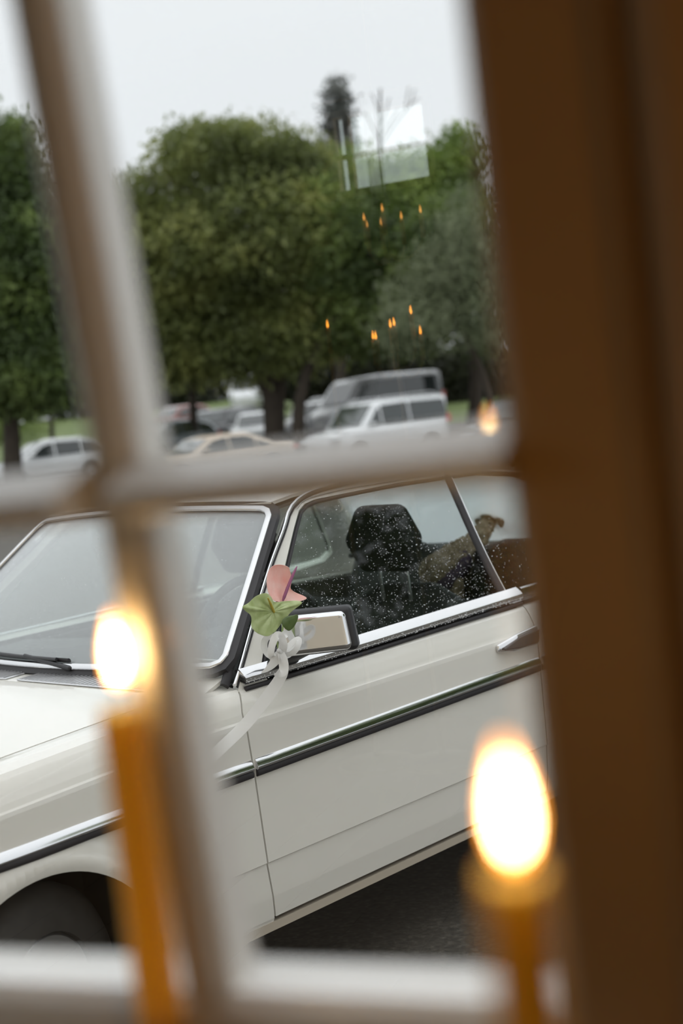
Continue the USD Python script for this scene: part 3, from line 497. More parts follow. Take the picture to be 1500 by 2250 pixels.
def parked(label, px, y, L, W, H, kind, col, yaw, name='parked_car', cat_='car', extra=None, dz=0.0):
    prof, zb, wsx, pil, rwx = SHAPES[kind]; p0 = at(px, 1000, y); gz = float(ground_z(p0[0], p0[1])) + dz
    t = thing(name, label, cat_, loc=(p0[0], p0[1], gz), rotz=math.radians(yaw) + math.pi)
    pr = sg.Polygon([(x * L, z * H) for x, z in prof]).buffer(-.05).buffer(.05, 4)
    side = m3.Manifold.extrude(xsec(pr), W + .2).rotate((90, 0, 0)).translate((0, W / 2 + .1, 0))
    hw = W / 2; fr = [(-hw * .94, .1), (-hw, .30 * H), (-hw, .48 * H), (-hw * .96, .60 * H), (-hw * (.86 if kind in ('van', 'bus') else .76), .96 * H), (-hw * .66, 1.01 * H)]; fr = fr + [(-a, b) for a, b in fr[::-1]]
    front = m3.Manifold.extrude(xsec(sg.Polygon(fr).buffer(-.04).buffer(.04, 4)), L + .4).rotate((90, 0, 0)).rotate((0, 0, 90)).translate((-.2, 0, 0))
    plan = m3.Manifold.extrude(xsec(sg.Polygon([(0, -.55 * hw), (.05 * L, -.88 * hw), (.16 * L, -hw), (.88 * L, -hw), (.97 * L, -.9 * hw), (L, -.7 * hw), (L, .7 * hw), (.97 * L, .9 * hw), (.88 * L, hw), (.16 * L, hw), (.05 * L, .88 * hw), (0, .55 * hw)]).buffer(-.08).buffer(.08, 5)), H + .2)
    b = side ^ front ^ plan
    if b.volume() < 0.5: b = side ^ plan
    R = .32 if kind != 'suv' else .36; ax = (.19 * L, .80 * L)
    for x in ax: b = b - m3.Manifold.cylinder(W + 1, R + .06, R + .06, 32).rotate((90, 0, 0)).translate((x, W / 2 + .5, R)) 
    b = b + m3.Manifold.cube((L * .9, W * .72, .3)).translate((L * .05, -W * .36, .22))
    big = b.translate((-L / 2, 0, -H / 2)).scale((1.006, 1.016, 1.006)).translate((L / 2, 0, H / 2))
    MV = np.diag([-1., 1, 1, 1]); 
    def put(n, m, mt, par=None, **k):
        m = moved(tm(m), T=(-L / 2, 0, 0)); m.apply_transform(MV); return part(n, m, mt, par or t, **k)
    put('body', b, col, smooth=38)
    win = pr.buffer(-.075 * H).intersection(sg.box(0, zb * H, L, H)); xs_ = [wsx[0] * L + .05 * L] + [x * L for x in pil] + [L]
    for a, c in zip(xs_[:-1], xs_[1:]):
        w = win.intersection(sg.box(a + .03, 0, c - .03, H)).buffer(-.03).buffer(.03, 3)
        for g in getattr(w, 'geoms', [w]):
            if g.is_empty or g.area < .02: continue
            prism = m3.Manifold.extrude(xsec(g), W + .4).rotate((90, 0, 0)).translate((0, W / 2 + .2, 0))
            for comp in ((big ^ prism) - b).decompose():
                if comp.volume() > 2e-4: put('side_window', comp, CARGLASS, smooth=38)
    for n, (xa, xb), z0 in (('windscreen', wsx, zb + .03), ('rear_window', rwx, zb + .02)):
        bx_ = m3.Manifold.cube(((xb - xa) * L, W * (.78 if kind in ('van', 'bus') else .72), (.935 - z0) * H)).translate((xa * L, -W * (.39 if kind in ('van', 'bus') else .36), z0 * H))
        c = (big.translate((-.012 if n == 'windscreen' else .012, 0, .012 if kind not in ('van', 'bus') or n == 'windscreen' else 0)) ^ bx_) - b
        if c.volume() > 1e-4: put(n, c, CARGLASS, smooth=38)
    wprof = [(.19, -.10), (R - .02, -.10), (R, -.07), (R, .07), (R - .02, .10), (.19, .10), (.17, 0), (.19, -.10)]
    for x in ax:
        for s in (1, -1):
            RR = rot(-90 * s, [1, 0, 0]); T = (x, s * (W / 2 - .11), R); wl = put('wheel', lathe(wprof, 28, T, RR), TYRE, smooth=40)
            put('wheel_rim', lathe([(0, .07), (.08, .07), (.1, .055), (.19, .085), (.2, .06), (.2, .0), (0, .0)], 24, T, RR), SATIN, wl, smooth=40)
    for s in (1, -1):
        hz = (.40 if kind not in ('van', 'bus') else .40) * H; ya, yb = sorted((s * .52 * hw, s * .90 * hw))
        put('headlight', box(.012 * L, .10 * L, ya, yb, hz, hz + .15, .03) , LAMP, smooth=50)
        ya, yb = sorted((s * .74 * hw, s * .93 * hw)); put('tail_light', box(.965 * L, .996 * L, ya, yb, .50 * H, .50 * H + (.30 if kind in ('van', 'bus') else .16), .02), TAIL, smooth=50)
        put('door_mirror', hull([(wsx[0] * L + .33, s * (hw + .02), zb * H + .05, .04), (wsx[0] * L + .33, s * (hw + .13), zb * H + .07, .05)], 12), col, smooth=50)
    put('number_plate', box(-.012, .02, -.26, .26, .29 * H, .29 * H + .11), paint('plate_white', (.7, .7, .68), .5) if not stage.GetPrimAtPath('/World/Looks/plate_white') else '/World/Looks/plate_white', smooth=False)
    if extra: extra(put, L, W, H)
    return t
def carpaint(n, c): return paint(n, c, .3, coat=1.0)
WHITEP, SILVERP, BLACKP, BLUEP, BEIGEP, REDP = carpaint('white_car_paint', (.72, .73, .74)), carpaint('silver_car_paint', (.42, .42, .43)), carpaint('black_car_paint', (.012, .012, .014)), carpaint('grey_blue_car_paint', (.10, .12, .13)), carpaint('champagne_car_paint', (.46, .38, .30)), carpaint('red_car_paint', (.15, .035, .025))
parked('white compact van with roof rails and side windows, in front of the tall silver van', 832, 40.5, 4.36, 1.76, 1.83, 'van', WHITEP, 38, 'parked_van', 'van', lambda put, L, W, H: [put('roof_rail', tube([(.42 * L, s * .66, H + .0), (.46 * L, s * .66, H + .05), (.88 * L, s * .66, H + .05), (.92 * L, s * .66, H - .01)], .02), SILVERP, smooth=50) for s in (1, -1)])
parked('tall silver people carrier parked behind the white compact van', 838, 50, 5.0, 1.9, 2.20, 'bus', SILVERP, 36, 'parked_van', 'van')
parked('silver estate car facing us between the tree trunk and the black car', 703, 53, 4.4, 1.8, 1.56, 'suv', SILVERP, 82)
parked('black car in the shade right behind the silver estate car, left of the vans', 738, 59, 4.3, 1.8, 1.60, 'suv', BLACKP, 76)
parked('small white hatchback peeping out behind the thick tree trunk', 574, 53.2, 3.9, 1.66, 1.42, 'hatch', WHITEP, 84)
parked('black estate car in the shade of the big tree, left of its thick trunk', 492, 57, 4.7, 1.85, 1.76, 'suv', BLACKP, 64)
parked('grey-blue hatchback beside the window bar, behind the champagne saloon', 366, 49.8, 4.1, 1.75, 1.45, 'hatch', BLUEP, 52)
parked('champagne saloon with light bonnet seen just above the horizontal window bar', 462, 37, 4.5, 1.76, 1.40, 'sedan', BEIGEP, 36)
parked('white hatchback with dark side windows at the far left, left of the window bar', 100, 45.5, 4.1, 1.74, 1.54, 'hatch', WHITEP, 28, extra=lambda put, L, W, H: put('side_marker', box(.10 * L, .19 * L, W / 2 - .06, W / 2 + .005, .40 * H, .46 * H), AMBER))
parked('white van glimpsed under the tree crown, left of the thick trunk', 576, 74, 4.9, 1.9, 2.1, 'bus', WHITEP, 80, 'parked_van', 'van')
parked('dark car whose rounded front peeps out beside the brown window casing', 1165, 33, 4.2, 1.75, 1.50, 'hatch', BLACKP, 60)
parked('dull red hatchback far back under the tree crown', 396, 66, 4.0, 1.7, 1.42, 'hatch', REDP, 55)

# ------------------------------------------------------------------ trees
def foliage(lobes, y, n, size, seed, depth=.8, spread=.32, per=14):
    """Leaves in sprays over lobes (px, py, rx, ry) at distance y: one mesh of two-triangle leaves."""
    g = np.random.default_rng(seed); area = np.array([a[2] * a[3] for a in lobes], float); out = []
    for (px, py, rx, ry), c in zip(lobes, np.maximum(1, (n * area / area.sum() / per).astype(int))):
        yy = y + g.uniform(-.6, .6); o = at(px, py, yy); s = np.linalg.norm(o - EYE) / F; a, b = rx * s, ry * s
        d = g.normal(size=(c, 3)); d /= np.linalg.norm(d, axis=1, keepdims=True); k = np.where(g.random(c) < .72, g.uniform(.78, 1.06, c), g.uniform(.2, .8, c))
        q = o + (RIGHT * (d[:, :1] * a) + UP * (d[:, 2:] * b) + FWD * (d[:, 1:2] * a * depth)) * k[:, None]
        out.append(np.repeat(q, per, 0) + g.normal(size=(c * per, 3)) * spread * [1, 1, .55])
    P = np.vstack(out); m = len(P); ax_ = g.normal(size=(m, 3)) + [0, 0, -.25]; ax_ /= np.linalg.norm(ax_, axis=1, keepdims=True); sd = np.cross(ax_, g.normal(size=(m, 3))); sd /= np.linalg.norm(sd, axis=1, keepdims=True); nn = np.cross(ax_, sd)
    L = (size * g.uniform(.7, 1.25, m))[:, None]
    V = np.stack([P, P + ax_ * L * .5 + sd * L * .24 + nn * L * .08, P + ax_ * L, P + ax_ * L * .5 - sd * L * .24 + nn * L * .08], 1).reshape(-1, 3)
    f = np.arange(m)[:, None] * 4; return trimesh.Trimesh(V, np.vstack([f + [0, 1, 2], f + [0, 2, 3]]), process=False)
def foliage_at(lobes, n, size, seed, per=14):
    g = np.random.default_rng(seed); out = []; tot = sum(q[3] ** 2 for q in lobes)
    for x, y, z, r in lobes:
        c = int(n * r * r / tot / per); d = g.normal(size=(c, 3)); d /= np.linalg.norm(d, axis=1, keepdims=True)
        out.append(np.repeat(np.array([x, y, z]) + d * r * g.uniform(.55, 1.05, (c, 1)), per, 0) + g.normal(size=(c * per, 3)) * .35)
    P = np.vstack(out); m = len(P); a = g.normal(size=(m, 3)); a /= np.linalg.norm(a, axis=1, keepdims=True); b = np.cross(a, g.normal(size=(m, 3))); b /= np.linalg.norm(b, axis=1, keepdims=True); L = size * g.uniform(.7, 1.25, (m, 1))
    f = np.arange(m)[:, None] * 4; return trimesh.Trimesh(np.stack([P, P + a * L * .5 + b * L * .24, P + a * L, P + a * L * .5 - b * L * .24], 1).reshape(-1, 3), np.vstack([f + [0, 1, 2], f + [0, 2, 3]]), process=False)
def trunk(path, r0, r1, seed=0):
    p = spline(path, 14); rr = np.linspace(r0, r1, 14); a = np.linspace(0, 2 * np.pi, 13)[:-1]
    ring = np.array([[q + np.array([math.cos(b), math.sin(b), 0]) * r * (1 + .18 * meshkit.noise(np.array([math.cos(b) * 2, math.sin(b) * 2, q[2] * 1.5]), seed)) for b in np.r_[a, a[:1]]] for q, r in zip(p, rr)])
    return shell(ring, .02, (0, 0, 0))
def tree(name, label, lobes, y, m, n, size, seed, stems=(), cat_='tree', **k):
    t = thing(name, label, cat_)
    part('foliage', foliage(lobes, y, n, size, seed, **k), m, t, smooth=False, kind='stuff')
    for i, (pts, r0, r1) in enumerate(stems):
        pp = [at(a, b, y) for a, b in pts]; g0 = pp[0]; pp[0] = np.array([g0[0], g0[1], ground_z(g0[0], g0[1]) - .1])
        part('trunk' if i == 0 else 'branch', trunk(pp, r0, r1, seed), BARK, t, smooth=60)
    return t
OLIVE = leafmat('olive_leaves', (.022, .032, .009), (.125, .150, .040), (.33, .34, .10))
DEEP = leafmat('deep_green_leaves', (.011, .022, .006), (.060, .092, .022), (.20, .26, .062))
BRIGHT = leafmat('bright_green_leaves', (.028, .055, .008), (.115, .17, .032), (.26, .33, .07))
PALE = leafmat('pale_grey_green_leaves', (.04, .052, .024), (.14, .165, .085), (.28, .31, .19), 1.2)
DUSK = leafmat('dark_hedge_leaves', (.008, .010, .006), (.018, .022, .010), (.040, .048, .02))
NEEDLE = leafmat('conifer_needles', (.04, .045, .04), (.075, .08, .07), (.12, .125, .11))
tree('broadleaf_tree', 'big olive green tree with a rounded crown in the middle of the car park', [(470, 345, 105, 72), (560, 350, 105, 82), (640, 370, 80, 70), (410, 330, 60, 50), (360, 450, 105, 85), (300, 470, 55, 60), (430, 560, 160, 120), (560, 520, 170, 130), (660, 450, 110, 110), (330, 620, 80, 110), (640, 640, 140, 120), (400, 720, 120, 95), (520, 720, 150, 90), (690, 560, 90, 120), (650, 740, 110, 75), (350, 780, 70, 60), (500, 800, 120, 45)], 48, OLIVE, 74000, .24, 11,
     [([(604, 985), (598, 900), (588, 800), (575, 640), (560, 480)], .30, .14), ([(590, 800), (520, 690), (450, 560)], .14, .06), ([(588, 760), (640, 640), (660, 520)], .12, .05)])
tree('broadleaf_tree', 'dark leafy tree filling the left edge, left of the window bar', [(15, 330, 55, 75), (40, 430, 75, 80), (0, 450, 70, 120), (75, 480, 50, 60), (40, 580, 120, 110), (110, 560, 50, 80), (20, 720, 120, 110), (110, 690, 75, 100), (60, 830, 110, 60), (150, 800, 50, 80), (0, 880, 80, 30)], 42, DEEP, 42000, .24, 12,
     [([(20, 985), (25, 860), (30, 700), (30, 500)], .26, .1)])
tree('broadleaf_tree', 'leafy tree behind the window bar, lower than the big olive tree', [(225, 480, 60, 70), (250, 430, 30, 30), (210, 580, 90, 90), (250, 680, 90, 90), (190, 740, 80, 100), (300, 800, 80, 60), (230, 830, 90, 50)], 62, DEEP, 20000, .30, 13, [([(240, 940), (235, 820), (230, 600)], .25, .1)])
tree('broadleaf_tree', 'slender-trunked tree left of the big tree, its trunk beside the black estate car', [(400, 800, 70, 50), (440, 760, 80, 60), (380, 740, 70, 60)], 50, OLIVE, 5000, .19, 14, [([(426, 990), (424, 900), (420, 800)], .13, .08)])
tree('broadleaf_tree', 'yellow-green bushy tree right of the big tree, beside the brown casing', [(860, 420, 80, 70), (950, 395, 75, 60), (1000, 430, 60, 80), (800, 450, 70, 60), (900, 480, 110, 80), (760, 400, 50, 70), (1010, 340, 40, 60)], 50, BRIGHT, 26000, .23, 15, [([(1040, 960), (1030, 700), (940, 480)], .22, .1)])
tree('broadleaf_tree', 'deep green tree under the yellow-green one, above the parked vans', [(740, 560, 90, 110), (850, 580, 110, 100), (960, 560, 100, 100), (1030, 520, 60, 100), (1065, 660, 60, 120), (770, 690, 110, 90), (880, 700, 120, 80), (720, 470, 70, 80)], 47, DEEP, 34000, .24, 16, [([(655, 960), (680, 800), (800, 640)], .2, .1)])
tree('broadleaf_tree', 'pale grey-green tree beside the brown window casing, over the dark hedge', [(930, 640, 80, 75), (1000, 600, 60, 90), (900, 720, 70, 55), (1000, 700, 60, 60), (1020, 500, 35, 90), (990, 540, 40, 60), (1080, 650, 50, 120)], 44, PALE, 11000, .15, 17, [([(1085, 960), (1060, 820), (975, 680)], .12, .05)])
tree('hedge', 'dark hedge behind the vans at the edge of the car park', [(700, 830, 120, 50), (820, 800, 110, 55), (930, 830, 110, 70), (1030, 830, 90, 75), (1110, 850, 80, 80), (660, 840, 60, 36), (940, 890, 110, 38), (1050, 890, 90, 40)], 68, DUSK, 30000, .30, 18, cat_='hedge', depth=.3)
tree('hedge', 'long low dark hedge on top of the lawn bank at the left', [(340, 870, 110, 45), (450, 860, 110, 45), (250, 870, 80, 40), (150, 880, 90, 34), (50, 885, 90, 34), (-40, 890, 80, 34)], 86, DUSK, 16000, .34, 19, cat_='hedge', depth=.3)
tree('shrub', 'low olive shrub on the lawn at the far left', [(30, 945, 80, 26), (-20, 950, 60, 30)], 55, BRIGHT, 3500, .12, 20, cat_='shrub', depth=.4)
tree('conifer', 'thin dark conifer rising above the other trees against the sky', [(742, 180, 13, 12), (733, 205, 20, 14), (750, 222, 20, 14), (738, 243, 24, 16), (752, 262, 26, 16), (738, 285, 26, 18), (750, 310, 30, 22), (740, 340, 34, 26)], 63, NEEDLE, 4200, .20, 21, [([(745, 900), (745, 500), (742, 190)], .2, .05)], spread=.22)
tree('sapling', 'slim young tree standing on the lawn at the left, in front of the grass bank', [(112, 870, 40, 40), (118, 840, 30, 30)], 52, DEEP, 1500, .14, 22, [([(114, 975), (113, 930), (112, 870)], .07, .05)])
tree('broadleaf_tree', 'leafy tree hidden behind the brown casing, right of the pale grey-green tree', [(1280, 420, 130, 130), (1200, 520, 110, 120), (1360, 540, 120, 120), (1280, 640, 170, 120), (1260, 740, 150, 70)], 54, OLIVE, 16000, .28, 41, [([(1285, 960), (1285, 760), (1280, 560)], .26, .1)])
tree('broadleaf_tree', 'leafy tree standing out of sight to the right of the brown casing', [(1620, 380, 140, 140), (1540, 520, 120, 120), (1710, 520, 130, 130), (1620, 640, 190, 110)], 58, DEEP, 14000, .30, 42, [([(1620, 900), (1620, 740), (1620, 520)], .28, .1)])
tree('broadleaf_tree', 'leafy tree standing out of sight beyond the left edge of the view', [(-260, 480, 120, 130), (-330, 620, 120, 120), (-190, 640, 110, 120), (-260, 740, 170, 90)], 56, DEEP, 13000, .28, 43, [([(-255, 1020), (-258, 860), (-260, 640)], .26, .1)])
side = thing('broadleaf_tree', 'tall tree out of view to the right, placed to darken the side windows of the white coupe', 'tree')  # unseen tree, there so its reflection darkens the coupe glass
part('foliage', foliage_at([(14, 6.5, 4.5, 3.2), (13, 9.5, 5.5, 3.2), (15, 3.5, 5.5, 3.0), (14, 7, 7.2, 3.0), (15, 11, 6.8, 3.0), (15, 4, 7, 2.6)], 24000, .34, 31), DEEP, side, smooth=False, kind='stuff')
part('trunk', trunk([(14.4, 6.9, -.2), (14.5, 6.9, 2), (14.4, 7, 5), (14.5, 7.2, 8.5)], .3, .12), BARK, side, smooth=60)
bare = thing('dead_tree', 'bare grey twigs of a dead tree above the yellow-green tree', 'tree'); g = np.random.default_rng(5)
p_ = [at(835, y_, 60) for y_ in (420, 330, 240, 195)]; p_[0] = np.array([p_[0][0], p_[0][1], ground_z(*p_[0][:2]) - .1])
part('trunk', trunk(p_, .14, .02), BARK, bare, smooth=60)
for (a, b, c, d) in ((835, 260, 815, 205), (835, 280, 855, 215), (836, 300, 875, 240), (834, 310, 805, 250), (836, 320, 905, 225), (900, 235, 912, 195), (890, 240, 898, 190), (905, 228, 920, 215)):
    part('twig', tube([at(a, b, 60), at((a + c) / 2 + g.uniform(-4, 4), (b + d) / 2, 60), at(c, d, 60)], .022, 6), BARK, bare, smooth=60)

# ------------------------------------------------------------------ the room: window wall askew to the view (local x along the wall, y outwards, z up)
WA = math.radians(21.3); WD = .762; UX = np.array([math.cos(WA), -math.sin(WA), 0]); UN = np.array([math.sin(WA), math.cos(WA), 0]); WO = np.array([*(WD * UN[:2]), 0.0])
def in_wall(px, py, c):
    """The wall-frame point (x, y = c, z) where the photograph's pixel meets the plane c."""
    d = ray(px, py); k = (WD + c) / (d @ UN); p = EYE + d * k; return np.array([(p - WO) @ UX, c, p[2]])
def mirrored(px, py, c):
    """The point of the room, c in from the glass, that the pane shows at that pixel by reflection."""
    p = in_wall(px, py, c); return np.array([p[0], -c, p[2]])
def setting(name, label=None):
    x = UsdGeom.Xform.Define(stage, '/World/' + name); x.AddTranslateOp().Set(Gf.Vec3d(*map(float, WO))); x.AddRotateZOp().Set(-math.degrees(WA)); custom(x.GetPrim(), kind='structure', label=label); return x.GetPrim()
def room_thing(name, label, cat_, p, group=None):
    q = WO + UX * p[0] + UN * p[1] + np.array([0, 0, p[2]]); return thing(name, label, cat_, group, q, -WA)
A0, A1, ZB, ZT = -1.02, -.105, 1.215, 2.30; BACK = -5.4; RL, RR_ = -3.6, 2.6; FLZ, CEIL = .15, 3.35
def wall_with_hole(x0, x1, z0, z1, hx0, hx1, hz0, hz1, y0, y1):
    return cat([box(x0, hx0, y0, y1, z0, z1), box(hx1, x1, y0, y1, z0, z1), box(hx0, hx1, y0, y1, z0, hz0), box(hx0, hx1, y0, y1, hz1, z1)])
w = setting('wall_front'); part('plaster', wall_with_hole(RL, RR_, 0, CEIL, A0, A1, ZB, ZT, -.04, .03), PLASTER, w, smooth=False); part('render', wall_with_hole(-7, 6, 0, 3.45, A0, A1, ZB - .04, ZT, .03, .10), STUCCO, w, smooth=False)
part('window_sill', box(A0 + .001, A1 - .001, -.10, -.0145, ZB, ZB + .006, .002), WHITEWOOD, w)
win = setting('window_1', 'white painted casement window that we look out through')
# glazing bars: bevelled section (across, depth)
VSEC = np.array([(-.0045, -.016), (.0045, -.016), (.0085, -.0145), (.0165, -.003), (.0165, .004), (.011, .046), (-.011, .046), (-.0165, .004), (-.0165, -.003), (-.0085, -.0145)])
HSEC = np.array([(-.0120, -.058), (-.0015, -.058), (.0015, -.055), (.0170, -.006), (.0170, .006), (.007, .026), (-.007, .026), (-.0165, .006), (-.0165, -.006), (-.0145, -.055)])
def bar(p, q, sec, fixed): # straight moulding from p to q; "fixed" is the across direction
    p, q = np.asarray(p, float), np.asarray(q, float); a = np.asarray(fixed, float); o = np.array([0, 1., 0])
    v = np.vstack([e + sec[:, :1] * a + sec[:, 1:] * o for e in (p, q)]); k = len(sec); i = np.arange(k); j = (i + 1) % k
    f = np.vstack([np.stack([i, j, j + k], 1), np.stack([i, j + k, i + k], 1), [[0, t_ + 1, t_] for t_ in range(1, k - 1)], [[k, k + t_, k + t_ + 1] for t_ in range(1, k - 1)]])
    m = trimesh.Trimesh(v, f, process=False)
    if m.volume < 0: m.invert()
    return m
MB_, MT_ = in_wall(434, 2150, -.014), in_wall(60, 0, -.014); sl = (MT_ - MB_) / (MT_[2] - MB_[2])
def mx(z): return (MB_ + sl * (z - MB_[2]))[0]
HZ = in_wall(600, 1044, -.012)[2]; H2 = 1.99; RB0 = in_wall(250, 2178, -.01)[2]
AL, AR = -.96, in_wall(1068, 700, -.035)[0] + .004
for x0 in (0, -.275): part('glazing_bar', bar([mx(RB0) + x0, 0, RB0], [mx(ZT) + x0, 0, ZT - .05], VSEC, [1, 0, 0]), WHITEWOOD, win, smooth=False)
for z in (HZ, H2):
    ed = [AL, mx(z) - .275, mx(z), AR]
    for x0, x1 in zip(ed[:-1], ed[1:]): part('glazing_bar', bar([x0 + (.016 if x0 != AL else 0), 0, z], [x1 - (.016 if x1 != AR else 0), 0, z], HSEC, [0, 0, 1]), WHITEWOOD_SKYLIT, win, smooth=False)
RSEC = np.array([(.0, -.014), (.052, -.014), (.060, -.003), (.060, .006), (.057, .055), (.0, .055)])
part('bottom_rail', bar([AL - .06, 0, RB0 - .060], [AR + .06, 0, RB0 - .060], RSEC, [0, 0, 1]), WHITEWOOD_SKYLIT, win, smooth=False)
part('top_rail', bar([AL - .06, 0, ZT], [AR + .06, 0, ZT], RSEC, [0, 0, -1]), WHITEWOOD, win, smooth=False)
part('stile', bar([AL - .06, 0, ZB], [AL - .06, 0, ZT], RSEC, [1, 0, 0]), WHITEWOOD, win, smooth=False)
zs = [RB0, HZ, H2, ZT - .05]
for z0, z1 in zip(zs[:-1], zs[1:]):
    zc = (z0 + z1) / 2; ed = [AL, mx(zc) - .275, mx(zc), AR]
    for x0, x1 in zip(ed[:-1], ed[1:]):
        part('pane', box(x0 + .002, x1 - .002, -.0015, .0015, z0 + .003, z1 - .003), ROOMGLASS, win, smooth=False)
# the broad casing at the right: stile, bead, jamb board, moulded architrave
tr = setting('trim_1', 'broad brown candlelit window casing on the right')
part('stile', bar([AR - .002, 0, ZB], [AR - .002, 0, ZT], np.array([(.0, -.028), (.008, -.036), (.066, -.036), (.066, .022), (.0, .022)]), [1, 0, 0]), CASINGWOOD, tr, smooth=False)
part('bead', bar([AR + .064, 0, ZB], [AR + .064, 0, ZT], np.array([(0, -.034), (.002, -.042), (.007, -.046), (.012, -.042), (.014, -.034), (.014, .02), (0, .02)]), [1, 0, 0]), CASINGWOOD, tr, smooth=50)
part('architrave', bar([AR + .078, 0, ZB - .1], [AR + .078, 0, ZT + .1], np.array([(0, -.030), (.010, -.052), (.022, -.058), (.10, -.058), (.10, .02), (0, .02)]), [1, 0, 0]), CASINGWOOD, tr, smooth=False)
w = setting('wall_left'); part('plaster', cat([box(RL - .1, RL, BACK, -3.2, FLZ, CEIL), box(RL - .1, RL, -1.2, -.04, FLZ, CEIL), box(RL - .1, RL, -3.2, -1.2, FLZ, 1.0), box(RL - .1, RL, -3.2, -1.2, 2.7, CEIL)]), PLASTER, w, smooth=False)
w = setting('unseen_window_3'); part('frame', cat([box(RL - .08, RL - .02, -3.2, -3.14, 1.0, 2.7), box(RL - .08, RL - .02, -1.26, -1.2, 1.0, 2.7), box(RL - .08, RL - .02, -3.14, -1.26, 1.0, 1.06), box(RL - .08, RL - .02, -3.14, -1.26, 2.64, 2.7)]), WHITEWOOD, w, smooth=False)  # window out of view, placed to bring daylight onto the glazing bars
part('glazing_bar', box(RL - .07, RL - .03, -2.22, -2.18, 1.06, 2.64), WHITEWOOD, w, smooth=False); part('pane', box(RL - .052, RL - .048, -3.14, -1.26, 1.06, 2.64), SIDEGLASS, w, smooth=False)
w = setting('wall_right'); part('plaster', box(RR_, RR_ + .1, BACK, -.04, FLZ, CEIL), PLASTER, w, smooth=False)
w = setting('floor'); 
for k in range(24):
    a = RL + (RR_ - RL) * k / 24; part('plank', box(a + .002, a + (RR_ - RL) / 24 - .002, BACK, -.04, FLZ - .03, FLZ), FLOORWOOD, w, smooth=False)
w = setting('ceiling'); part('plaster', box(RL - .1, RR_ + .1, BACK - .1, .03, CEIL, CEIL + .1), PLASTER, w, smooth=False)
# the window behind us, which the panes mirror
q = [mirrored(a, b, -BACK) for a, b in ((735, 335), (945, 335), (840, 235), (840, 412))]
bx0, bx1, bz1, bz0 = min(q[0][0], q[1][0]), max(q[0][0], q[1][0]), q[2][2], q[3][2]
w = setting('wall_back'); part('plaster', wall_with_hole(RL - .1, RR_ + .1, FLZ, CEIL, bx0, bx1, bz0, bz1, BACK - .1, BACK), PLASTER, w, smooth=False)
w2 = setting('window_2', 'high window at the back of the room, mirrored in the pane')
fx = .02
for x0, x1, z0, z1 in ((bx0 - fx, bx0 + .012, bz0 - fx, bz1 + fx), (bx1 - .012, bx1 + fx, bz0 - fx, bz1 + fx), (bx0, bx1, bz0 - fx, bz0 + .012), (bx0, bx1, bz1 - .012, bz1 + fx)): part('frame', box(x0, x1, BACK - .03, BACK + .02, z0, z1, .004), CASINGWOOD, w2)
bxm = mirrored(768, 335, -BACK)[0]; bzm = mirrored(830, 332, -BACK)[2]
part('glazing_bar', box(bxm - .012, bxm + .012, BACK - .03, BACK + .015, bz0, bz1), CASINGWOOD, w2, smooth=False)
part('glazing_bar', box(bx0, bxm - .012, BACK - .03, BACK + .012, bzm - .009, bzm + .009), CASINGWOOD, w2, smooth=False); part('glazing_bar', box(bxm + .012, bx1, BACK - .03, BACK + .012, bzm - .009, bzm + .009), CASINGWOOD, w2, smooth=False)
part('pane', box(bx0, bx1, BACK - .012, BACK - .009, bz0, bz1), SIDEGLASS, w2, smooth=False)
SHEER = mat('sheer_curtain_cloth', {"d": ("translucent_bsdf", {"color": (.9, .9, .84)}), "c": ("transparent_bsdf", {}), "y": ("mix_closure", {"fac": .6})}, [("d.BSDF", "y.closure1"), ("c.BSDF", "y.closure2")], surface="y.closure")
for x0, x1 in ((mirrored(812, 335, -BACK)[0], mirrored(846, 335, -BACK)[0]),):
    u = np.linspace(0, 1, 60); P = np.array([[(x0 + (x1 - x0) * k, BACK + .05 + .012 * math.sin(k * 22), z) for z in np.linspace(bz0 - .1, bz1 + .05, 6)] for k in u])
    cu = room_thing('curtain', 'sheer curtain at the high window mirrored in the pane', 'curtain', (0, 0, 0)); part('cloth', shell(P, .001, (0, 1, 0)), SHEER, cu, smooth=True); part('curtain_rod', tube([(bx0 - .05, BACK + .05, bz1 + .055), (bx1 + .05, BACK + .05, bz1 + .055)], .008), BRASS, cu, smooth=50)

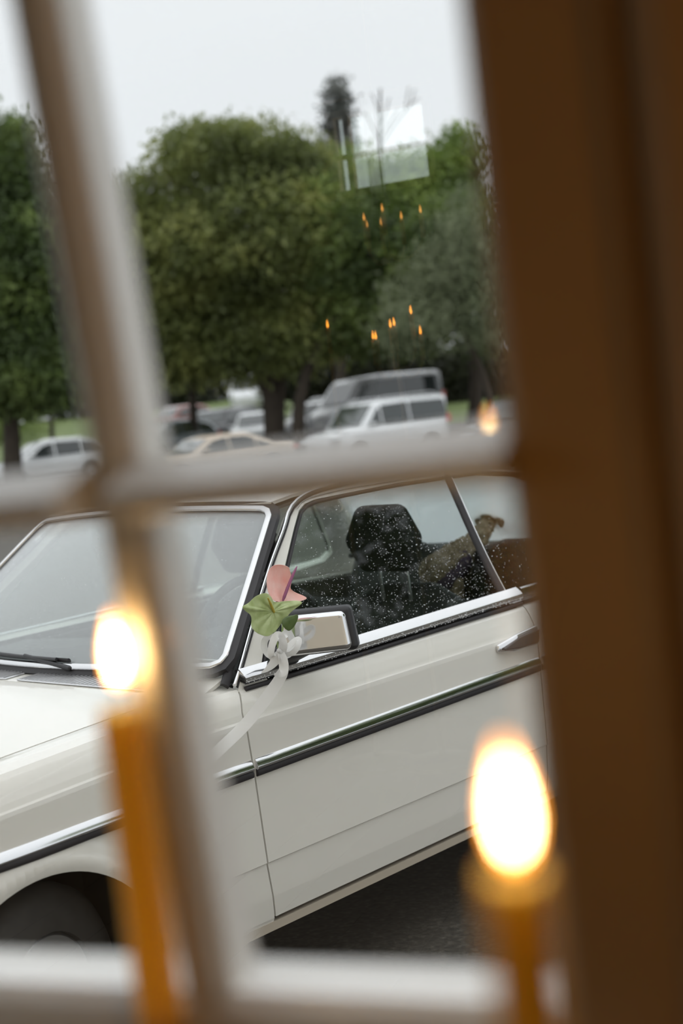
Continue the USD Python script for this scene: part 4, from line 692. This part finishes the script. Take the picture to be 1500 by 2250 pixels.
# ------------------------------------------------------------------ candles on the console table under the window
TZ = 1.03
tb = room_thing('console_table', 'narrow wooden console table under the window, carrying the candles', 'table', (0, 0, 0))
part('table_top', box(-.80, .05, -.52, -.042, TZ - .03, TZ, .006), FLOORWOOD, tb)
for x in (-.76, .01):
    for y in (-.48, -.09): part('leg', box(x - .02, x + .02, y - .02, y + .02, FLZ, TZ - .03, .004), FLOORWOOD, tb)
def candle(p, wax_top, label, holder_label, r=.0120, base=None, low=False, gap=.0012, fs=1.0):
    """p: wall-frame position of the flame's foot (x, y); wax_top: height of the wax."""
    base = TZ if base is None else base; foot = base + (.004 if low else .145)
    h = room_thing('candlestick', holder_label, 'candlestick', (p[0], p[1], base))
    if low: part('cup', lathe([(0, 0), (r + .0004, 0), (r + .0010, .004), (r + .0010, .012), (r + .0004, .012), (r + .0003, .0035), (0, .0035)], 32), BRASS, h, smooth=40)
    else: part('base', lathe([(0, 0), (.040, 0), (.042, .006), (.030, .014), (.010, .022), (0, .022)], 36), BRASS, h, smooth=40)
    if not low: part('stem', lathe([(0, .02), (.008, .02), (.006, .05), (.012, .07), (.006, .085), (.007, .12), (0, .12)], 24), BRASS, h, smooth=40)
    if not low: part('cup', lathe([(0, .115), (.011, .118), (.0145, .145), (.0155, .155), (.0125, .155), (.0115, .144), (0, .144)], 28), BRASS, h, smooth=40)
    c = room_thing('candle', label, 'candle', (p[0], p[1], foot)); hgt = wax_top - foot
    part('wax', lathe([(0, 0), (r * .95, 0), (r * 1.0, .02), (r * .98, hgt - .03), (r * 1.0, hgt - .004), (r * .86, hgt), (r * .55, hgt - .0035), (0, hgt - .005)], 40), WAX, c, smooth=40)
    part('wick', tube([(0, 0, hgt - .006), (.0006, 0, hgt + gap), (.002, 0, hgt + gap + .006)], .0008, 8), WICK, c)
    fl = [(0, 0), (.0030, .002), (.0052, .008), (.0060, .014), (.0052, .021), (.0034, .028), (.0014, .034), (0, .037)]
    part('flame', lathe(np.array(fl) * fs, 24, (0.001, 0, hgt + gap)), FLAME, c, smooth=True)
    cr = [(0, .003), (.0030, .006), (.0043, .012), (.0037, .020), (.0020, .027), (0, .031)]
    part('flame_core', lathe(np.array(cr) * fs, 20, (0.001, 0, hgt + gap)), CORE, c, smooth=True)
    return c
DEP = .5; d = ray(1128, 1905); cR = (EYE + d * DEP - WO); d2 = ray(1125, 1740)
candle(((cR @ UX), (cR @ UN)), (EYE + d * DEP)[2], 'lit amber taper candle at the right, in front of the brown casing', 'brass candlestick holding the right-hand candle', fs=1.2)
p = in_wall(266, 1556, -.0310); candle((p[0], p[1]), p[2], 'lit amber taper candle in front of the upright window bar', 'low brass cup on the sill holding the candle at the window bar', base=ZB + .006, low=True, r=.0140, gap=.0125, fs=1.25)
d = ray(1083, 1035); V = EYE + d * 1.22; cV = (V - WO) @ UN; candle(((V - WO) @ UX, -cV), V[2], 'lit amber taper candle mirrored as a small glow in the pane by the brown casing', 'brass candlestick holding the candle beside us', fs=1.5)

lp_ = (.55, -.92); fl_ = room_thing('unseen_floor_lamp', 'unseen brass standard lamp in the room, out of view, placed to light the brown window casing', 'lamp', (lp_[0], lp_[1], FLZ))  # lamp stands out of view, placed to warm the brown casing
part('base', lathe([(0, 0), (.15, 0), (.15, .015), (.03, .035), (0, .035)], 36), BRASS, fl_, smooth=40); part('stem', lathe([(0, .03), (.011, .03), (.011, 1.72), (0, 1.72)], 20), BRASS, fl_, smooth=40)
part('socket', lathe([(0, 1.70), (.022, 1.70), (.024, 1.76), (0, 1.76)], 20), BRASS, fl_, smooth=40); part('bulb', moved(trimesh.creation.icosphere(3, .06), T=(0, 0, 1.815)), UNSEEN_LAMP_GLOW, fl_, smooth=True)
# ------------------------------------------------------------------ what else the panes mirror: candelabra and chandelier at the back of the room
def small_flame(par, p, m, s=1.0): part('flame', lathe([(0, 0), (.006 * s, .008 * s), (.0075 * s, .018 * s), (.005 * s, .034 * s), (0, .06 * s)], 12, p), m, par, smooth=True)
def fitting(name, label, cat_, c, pix, m, hang, s=1.0):
    P = [mirrored(a, b, c) for a, b in pix]; cx = np.mean([q[0] for q in P]); zm = min(q[2] for q in P); t = room_thing(name, label, cat_, (0, 0, 0))
    hub = np.array([cx, -c, zm - .12])
    part('stem', tube([hub, hub * [1, 1, 0] + [0, 0, CEIL if hang else FLZ]], .003 if hang else .012), BRASS, t, smooth=50)
    if not hang: part('base', moved(lathe([(0, 0), (.16, 0), (.16, .015), (.03, .04), (0, .04)], 32), T=(cx, -c, FLZ)), BRASS, t, smooth=40)
    for q in P:
        low = q - [0, 0, .10]; part('arm', tube(spline([hub, (hub + low) / 2 - [0, 0, .05], low], 10), .006, 8), BRASS, t, smooth=50)
        part('candle', lathe([(0, 0), (.010, 0), (.010, .098), (0, .098)], 16, low), WAX, t, smooth=40); small_flame(t, q, m, s)
fitting('candelabra', 'branched brass candelabra at the back of the room, mirrored in the pane as orange flames', 'candelabra', 4.6, [(820, 746), (826, 746), (858, 720), (866, 716), (903, 690), (924, 735)], FAR, False, .62)
fitting('floor_candlestick', 'single tall candlestick mirrored left of the candelabra', 'candlestick', 4.6, [(720, 721)], FAR, False, .62)
fitting('chandelier', 'brass chandelier hanging at the back of the room, mirrored faintly among the trees', 'chandelier', 4.9, [(800, 485), (806, 500), (838, 495), (882, 482), (924, 468), (840, 465)], BULB, True, .6)
